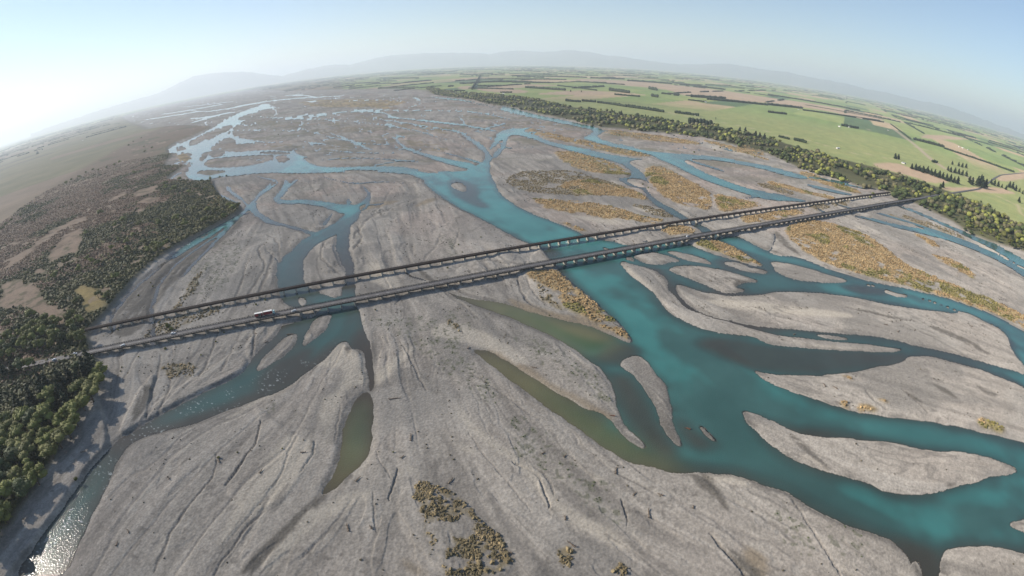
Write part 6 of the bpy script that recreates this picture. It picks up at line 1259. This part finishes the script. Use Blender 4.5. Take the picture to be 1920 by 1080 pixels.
# -- pines and poplars round the right bridge end
for i_, (x, y, h) in enumerate(PINES):
    h = h * 1.45
    kind = 'poplar' if i_ in (45, 62) else 'pine'; hue = 'blackish green' if h > 17 else 'dark green'; r_ = math.hypot(x, y)
    where = 'in row behind brown field' if i_ in range(2, 27) else ('in tall clump by highway' if i_ in range(29, 36) else ('on green plain' if r_ > 1700 else 'near highway, right edge'))
    plant(kind, hue, x, y, h, f'{sizew(h, 19, 25)} {hue} {kind} {where}', 'dark conifers round the right bridge end', 1.25)
# -- willow belt along the right bank: the nearest as single trees, the far ones as a mass
bp = poisson(BELT_R[0], lambda p: (10.0 if p[1] < 1600 else 13) * (.8 + .6 * float(vnoise(p[:1], p[1:], 40, 2)[0])), 120000, (np.array([-1200, 300]), np.array([1900, 4600])))
k_ = (np.abs(bp @ N - RN) > 10) | (bp @ U > RS1 + 40); bp = bp[k_]; bp = bp[(np.abs(bp @ N - RN) > 8)]
_g = fbm(bp[:, 0], bp[:, 1], 70, 3) + .3 * (rng.random(len(bp)) - .5); bp = bp[(_g < .55) & ((bp[:, 1] < 900) | (_g < .50))]
bp = bp[np.argsort(np.hypot(bp[:, 0], bp[:, 1]))]
bedge = arr(BED_R)
def blob(r_, h, wide, det):
    v, f = det; w = v * (1 + r_.uniform(-.16, .2, (len(v), 1))); c = np.array([0, 0, .52]); P = []
    for k in range(3):
        q = c + np.array([r_.uniform(-.22, .22) * wide, r_.uniform(-.22, .22) * wide, r_.uniform(-.2, .1)]) * (k > 0); sc_ = (1, .75, .6)[k]
        P.append((q + w * sc_ * np.array([.34 * wide, .34 * wide, .42]), tri2quad(f))); P.append(leaves(r_, q, np.array([.36 * wide, .36 * wide, .44]) * sc_, 16, .06))
    V, Fq = join(P); return V * h, Fq
NB = 62
for i_, p in enumerate(bp[:NB]):
    d = edged(p, chaikin(bedge, 1)); front = d < 22; up = (p @ N) > RN
    hue = random.choices(HW, [4, 6, 1 if front else .4, 1 if front else 3])[0]; h = random.uniform(7, 13) if front else random.uniform(6, 15)
    plant('broad', hue, p[0], p[1], h, f'{sizew(h, 9, 12)} {hue} round tree {"fronting" if front else "inside"} right bank wood {"above" if up else "below"} bridges', 'round trees of the wood on the right bank', 1.35)
def mass(name, pts, hs, mat, label, cat, det=ICO1, wide=1.5, zs=None):
    lib_ = [blob(np.random.default_rng(k), 1, wide, det) for k in range(7)]; P = []
    zz = fld('z', pts[:, 0], pts[:, 1]) if zs is None else zs
    for i, (p, h) in enumerate(zip(pts, hs)):
        v, f = lib_[i % 7]; a = random.uniform(0, 6.28); c, s = math.cos(a), math.sin(a); R_ = np.array([[c, s, 0], [-s, c, 0], [0, 0, 1]])
        P.append((v @ R_ * h + np.array([p[0], p[1], zz[i] - .2]), f))
    return link(name, tmesh(name, P, mat), kind='stuff', label=label, category=cat)
far = bp[NB:]; hs = rng.uniform(4, 13, len(far)); cn = fbm(far[:, 0], far[:, 1], 60, 1) + .25 * (rng.random(len(far)) - .5); cls = np.select([cn < .48, cn < .57, cn < .59], [1, 0, 2], 3)
for k, hue in enumerate(HW):
    m_ = cls == k
    if m_.any(): mass('woodland', far[m_], hs[m_], HUES[hue], f'{hue} far trees of the wood that lines the right bank upstream', 'woodland')
# -- bushes under and around the right bank wood, willow scrub upstream
def scatter(field, n, bbox, thr=.35):
    c = rng.uniform(bbox[0], bbox[1], (n, 2)); v = fld(field, c[:, 0], c[:, 1]); return c[v > thr + rng.random(len(c)) * .5]
def tussocks(name, pts, size, mat, label, cat, nleaf=0, flat=.7, parts=1):
    v0, f0 = ICO0; V = []; Fq = []; o = 0
    zz = fld('z', pts[:, 0], pts[:, 1]); n = len(pts)
    s = size * rng.uniform(.55, 1.45, n)
    jit = rng.uniform(.45, 1.6, (n, len(v0), 1))
    v = v0[None] * jit * s[:, None, None] * np.array([.5, .5, .5 * flat]) + np.stack([pts[:, 0], pts[:, 1], zz + s * .18], 1)[:, None, :]
    f = f0[None] + (np.arange(n) * len(v0))[:, None, None]
    me = mesh_np(name, v.reshape(-1, 3), f.reshape(-1, 3), mat); return link(name, me, kind='stuff', label=label, category=cat)
M_DRY = leafy('dry_lupin_and_grass', (.255, .168, .078), (.44, .305, .155), .06)
M_DRYG = leafy('half_green_broom', (.12, .115, .035), (.25, .21, .07), .05)
M_DULL = leafy('dull_brush', (.115, .095, .052), (.26, .20, .11), .2)
M_SCRUB = leafy('gorse_scrub', (.030, .036, .012), (.085, .080, .028), .05)
M_BROWNS = leafy('brown_bracken', (.11, .068, .042), (.21, .13, .085), .05)
M_TUFT = leafy('grey_green_tufts', (.055, .075, .030), (.10, .115, .05), .2)
BB = (np.array([-560, 60]), np.array([760, 880])); BB1 = (np.array([100, 300]), np.array([1300, 1900]))
t1 = scatter('dry', 200000, BB); t2_ = scatter('dry', 60000, BB1)
t2_ = t2_[~((t2_[:, 0] < 760) & (t2_[:, 1] < 880))]
t1 = t1[:26000]; g_ = fbm(t1[:, 0], t1[:, 1], 38, 1) > .62
tussocks('dry_grass', t1[~g_], 1.5, M_DRY, 'orange brown dry scrub covering the long islands', 'dry scrub'); tussocks('green_broom', t1[g_], 1.7, M_DRYG, 'yellow green broom patches among the dry scrub islands', 'broom')
tussocks('dry_grass', t2_[:16000], 2.3, M_DRY, 'far orange dry scrub on the upstream islands and right field', 'dry scrub')
t3 = scatter('dull', 160000, BB, .25); tussocks('dull_scrub', t3[:18000], 1.6, M_DULL, 'dull low brush clumps on the gravel bars', 'low brush')
t3 = scatter('dull', 30000, BB1, .5); tussocks('dull_scrub', t3[:5000], 2.0, M_DULL, 'dull low brush clumps on the far gravel bars', 'low brush')
t4 = scatter('tuft', 160000, BB, .3); tussocks('grass_tufts', t4[:7000], .7, M_TUFT, 'grey green tufts dotted over the near gravel', 'grass tufts', flat=.5)
t5 = rng.uniform([-1500, -50], [-150, 1500], (260000, 2)); v_ = fld('terrL', t5[:, 0], t5[:, 1]); t5 = t5[v_ > .5]
t5 = t5[rng.random(len(t5)) < np.clip(1.25 - np.hypot(t5[:, 0], t5[:, 1]) / 1700, .12, 1)][:60000]
br_ = (fbm(t5[:, 0], t5[:, 1], 110, 1) + .2 * (rng.random(len(t5)) - .5) + np.clip((-(t5 @ U) - 420) / 1500, -.12, .14)) > .52
tussocks('gorse_scrub', t5[~br_], 3.0, M_SCRUB, 'dark green gorse scrub covering the left terrace', 'scrub', flat=.85)
tussocks('bracken', t5[br_], 2.2, M_BROWNS, 'brown bracken patches within the scrub of the left terrace', 'bracken', flat=.7)
t6 = scatter('spk', 120000, BB, .4); t6 = t6[(vnoise(t6[:, 0], t6[:, 1], 9, 2) > .58)]; t6 = t6[rng.random(len(t6)) < np.clip(.25 + (t6[:, 1] - 150) / 400, .2, 1)][:12000]
NEAR = (np.array([-50, 100]), np.array([120, 330])); t7 = scatter('dull', 60000, NEAR, .25); t7 = t7[vnoise(t7[:, 0], t7[:, 1], 5, 2) > .4]; t7 = t7[:2200]
tussocks('dead_broom', t7[:1900], 1.0, M_DULL, 'tan and brown dead broom clumps on the near bar', 'dead broom', flat=.55)
M_DEB = leafy('dead_brush', (.050, .042, .030), (.10, .085, .05), .1)
tussocks('flood_debris', t6, .75, M_DEB, 'dark scraps of flood debris and tiny bushes strewn over the gravel', 'flood debris', flat=.9)
# woody debris lines and small bushes fringing the near banks
# ------------------------------------------------------------------ driftwood
M_DRIFT = simple('grey_driftwood', (.15, .115, .085), .9, .3, 3); M_DRIFTR = simple('red_brown_rootwood', (.16, .07, .04), .9, .3, 3)
def driftwood(i, x, y, L_):
    r_ = np.random.default_rng(i + 5); e = 'driftwood_log'; z = zat(x, y)
    red = i in (4, 5); d = MB(); a = r_.uniform(0, 3.14) if i else .1
    z = max(z, 0)
    bend = r_.uniform(-.5, .5)
    pts = [(-L_ / 2, 0, .2), (-L_ / 6, bend * .5, .45), (L_ / 5, bend, .4), (L_ / 2, bend * .3, .55)]; d.tube(pts, [.34, .30, .22, .08])
    for k in range(7):
        t_ = r_.uniform(.1, .95); j_ = min(2, int(t_ * 3)); b0 = Vector(pts[j_]).lerp(Vector(pts[j_ + 1]), t_ * 3 - j_); an = r_.uniform(-1.2, 1.2) + (0 if k % 2 else 3.1); l_ = L_ * r_.uniform(.15, .34)
        d.tube([tuple(b0), (b0.x + l_ * .5 * math.cos(an), b0.y + l_ * .5 * math.sin(an), b0.z + .25), (b0.x + l_ * math.cos(an), b0.y + l_ * math.sin(an), b0.z + r_.uniform(-.1, .6))], [.13, .09, .03], 4)
    for k in range(5):   # root plate
        an = r_.uniform(0, 6.28); d.tube([(-L_ / 2, 0, .3), (-L_ / 2 - .3, .5 * math.cos(an), .3 + .5 * abs(math.sin(an))), (-L_ / 2 - .2, .95 * math.cos(an), .3 + .9 * abs(math.sin(an)))], [.2, .12, .04], 4)
    n = x * N[0] + y * N[1]; s = x * U[0] + y * U[1]
    w = 'in shallow water' if red and i == 4 else ('beside olive pool' if i == 5 else ('on near gravel' if n < 200 else ('on gravel below bridge' if n < RN else 'on gravel above bridges')))
    side = 'leftward' if s < -60 else ('midriver' if s < 220 else 'rightward')
    o = d.build('driftwood', M_DRIFTR if red else M_DRIFT, None, label=f'{"long branching" if L_ >= 6 else ("short" if L_ < 3 else "broken")} {"red brown root stump" if red else "grey driftwood log"} {w} {side}', category='driftwood', group='driftwood stranded on the gravel')
    o.location = (x, y, z); o.rotation_euler = (0, 0, a)
for i_, (x, y, L_) in enumerate(DRIFT): driftwood(i_, x, y, L_)

# ------------------------------------------------------------------ shelterbelts and farms on the right plain
M_HEDGE = leafy('shelterbelt_leaves', (.014, .024, .013), (.032, .046, .022), .12)
def belt_parts(r_, L_, h, w):
    n = max(3, int(L_ / (h * .55))); P = []
    v0, f0 = ICO1
    for k in range(n):
        x = -L_ / 2 + (k + .5) * L_ / n; hh = h * r_.uniform(.8, 1.12); c = np.array([x + r_.uniform(-1, 1), r_.uniform(-.1, .1) * w, hh * .5]); rad = np.array([L_ / n * .72, w * .62, hh * .55])
        vv = c + v0 * rad * r_.uniform(.82, 1.15, (len(v0), 1)); P.append((vv, tri2quad(f0))); P.append(leaves(r_, c, rad, 14, h * .09))
    return P
for i_, (x1, y1, x2, y2, h) in enumerate(BELTS):
    a, b = arr((x1, y1)), arr((x2, y2)); c = (a + b) / 2; L_ = float(np.linalg.norm(b - a)); r_ = np.random.default_rng(i_)
    L_ = max(L_, 25); d = math.hypot(*c); w = max(h * .7, 6)
    h *= 1.25; w *= 1.3; me = tmesh('shelterbelt', belt_parts(r_, L_, h * 1.1, w), M_HEDGE)
    sec = 'straight upstream' if c[0] < -.05 * c[1] else ('upstream right' if c[0] < .35 * c[1] else ('across green plain' if c[0] < .8 * c[1] else 'toward right rim'))
    o = link('shelterbelt', me, None, (c[0], c[1], 2.9), label=f'{"long" if L_ > 500 else ("short" if L_ < 160 else "middling")} {"tall" if h > 14 else "low"} dark shelterbelt {sec}, {"far back" if d > 4000 else ("halfway to the horizon" if d > 2300 else "near the river wood")}', category='shelterbelt', group='dark shelterbelts between the paddocks')
    o.rotation_euler = (0, 0, math.atan2(b[1] - a[1], b[0] - a[0]))
# hedges between the far paddocks, beyond counting
P = []; r_ = np.random.default_rng(3); cs, sn = math.cos(FA), math.sin(FA); v0, f0 = ICO0; HV = []; HF = []; ho = 0
cubev = np.array([(-.5, -.5, 0), (.5, -.5, 0), (.5, .5, 0), (-.5, .5, 0), (-.5, -.5, 1), (.5, -.5, 1), (.5, .5, 1), (-.5, .5, 1)]); cubef = np.array([(4, 5, 6, 7), (0, 1, 5, 4), (1, 2, 6, 5), (2, 3, 7, 6), (3, 0, 4, 7)])
for jb in range(-36, 60):
    w = 420.0 + 520 * float(h2(np.array(float(jb)), 3.0, 1)); ph = float(h2(np.array(float(jb)), 1.0, 2))
    for ja in range(int(-26000 / w), int(30000 / w)):
        a0 = (ja - ph) * w; segs = []
        if r_.random() < .48: segs.append((a0, jb * 640.0, a0 + w * r_.uniform(.5, 1), jb * 640.0))
        if r_.random() < .32: segs.append((a0, jb * 640.0, a0, jb * 640.0 + 640 * r_.uniform(.5, 1)))
        for s_ in segs:
            p = np.array([[s_[0] * cs - s_[1] * sn, s_[0] * sn + s_[1] * cs], [s_[2] * cs - s_[3] * sn, s_[2] * sn + s_[3] * cs]]); m_ = p.mean(0); d = np.hypot(*m_)
            if d < 3600 or d > 24000 or m_[1] < 0 or abs(math.atan2(m_[0], m_[1])) > 1.45: continue
            lft = (m_ @ U) < 300 and d < 5200
            if lft: continue
            if inpoly(m_[None], BED)[0] or inpoly(p[:1], BED)[0]: continue
            L_ = np.hypot(*(p[1] - p[0])); n = max(2, int(L_ / 45)); h = r_.uniform(8, 15); ang = math.atan2(*(p[1] - p[0])[::-1])
            c_, s2 = math.cos(ang), math.sin(ang)
            for k in range(n):
                if r_.random() < .06: continue
                q = p[0] + (p[1] - p[0]) * (k + .5) / n; vv = cubev * np.array([L_ / n * 1.05, h * r_.uniform(.8, 2.4), h * r_.uniform(.65, 1.15)]); vv = vv * np.array([1, 1, 1]) + 0
                vv[4:, :2] *= .75; HV.append(np.stack([vv[:, 0] * c_ - vv[:, 1] * s2 + q[0], vv[:, 0] * s2 + vv[:, 1] * c_ + q[1], vv[:, 2] + 2.7], 1)); HF.append(cubef + ho); ho += 8
me = mesh_np('far_hedgerows', np.concatenate(HV), np.concatenate(HF), M_HEDGE); link('far_hedgerows', me, kind='stuff', label='dark hedgerows and plantations between the far paddocks', category='hedgerows')
M_ROOFW = simple('white_iron_roof', (.72, .72, .70), .5, .08, .3); M_ROOFG = simple('grey_iron_roof', (.25, .26, .28), .5, .1, .3); M_WALL = simple('painted_wall', (.55, .52, .47), .8, .1, .4); M_ORANGE = simple('orange_clay_heap', (.50, .27, .15), .9, .2, .3)
def house(i, x, y, a, b, k):
    d = math.hypot(x, y); where = 'by the brown field' if d < 1500 else ('on the green plain rightward' if x > .9 * y else 'among shelterbelts upstream')
    if x < -400: where = 'on the left plain beyond the scrub'
    col = {0: 'white roofed', 1: 'grey roofed', 2: 'orange'}[k]
    t = empty('farm_shed' if k != 1 else 'farmhouse', (x, y, 2.9), random.uniform(0, 3.1), label=f'{"long" if a > 13 else "small"} {col} {"farmhouse" if k == 1 else "farm shed"} {where}', category='farm building', group='farm buildings on the plain')
    m = MB(); m.box((0, 0, 1.7), (a, b, 3.4)); w = m.build('wall', M_WALL, t)
    m = MB(); m.add([(-a / 2 - .5, -b / 2 - .5, 3.3), (a / 2 + .5, -b / 2 - .5, 3.3), (a / 2 + .5, b / 2 + .5, 3.3), (-a / 2 - .5, b / 2 + .5, 3.3), (-a / 2 - .5, 0, 5.2), (a / 2 + .5, 0, 5.2)], [(0, 1, 5, 4), (2, 3, 4, 5), (1, 2, 5), (3, 0, 4), (3, 2, 1, 0)])
    m.build('roof', {0: M_ROOFW, 1: M_ROOFG, 2: M_ORANGE}[k], t)
    m = MB(); m.box((0, -b / 2 - .03, 1.2), (2.6, .06, 2.4)); m.build('door', M_STEELD, t)
for i_, h_ in enumerate(HOUSES): house(i_, *h_)

# ------------------------------------------------------------------ the air
HAZE_DENSITY = 5.6e-5
hz = bpy.data.materials.new('hazy_air'); hz.use_nodes = True; hn = hz.node_tree; hn.nodes.remove(hn.nodes['Principled BSDF'])
pv = hn.nodes.new('ShaderNodeVolumePrincipled'); pv.inputs['Density'].default_value = HAZE_DENSITY; pv.inputs['Color'].default_value = (.82, .91, 1.0, 1); pv.inputs['Anisotropy'].default_value = .22
hn.links.new(pv.outputs[0], hn.nodes['Material Output'].inputs['Volume'])
d = MB(); d.box((0, 0, 745), (184000, 184000, 1510)); o = d.build('haze', hz); o['kind'] = 'stuff'; o['label'] = 'pale haze lying over the whole plain and the far hills'; o['category'] = 'haze'

# ------------------------------------------------------------------ look-alikes that still share a description are told apart left to right
ORD = 'first second third fourth fifth sixth seventh eighth ninth tenth eleventh twelfth thirteenth fourteenth fifteenth sixteenth seventeenth eighteenth nineteenth twentieth'.split()
def ordw(n): return ORD[n] if n < 20 else f'{n + 1}th' if (n + 1) % 10 not in (1, 2, 3) or 10 < (n + 1) % 100 < 14 else f'{n + 1}' + {1: 'st', 2: 'nd', 3: 'rd'}[(n + 1) % 10]
_by = {}
for o in COL.objects:
    if o.parent is None and 'label' in o.keys() and 'group' in o.keys(): _by.setdefault(o['label'], []).append(o)
for lb, obs in _by.items():
    if len(obs) < 2: continue
    obs.sort(key=lambda o: math.atan2(o.location.x, o.location.y))
    for i_, o in enumerate(obs): o['label'] = f'{ordw(i_)} from left: {lb}'
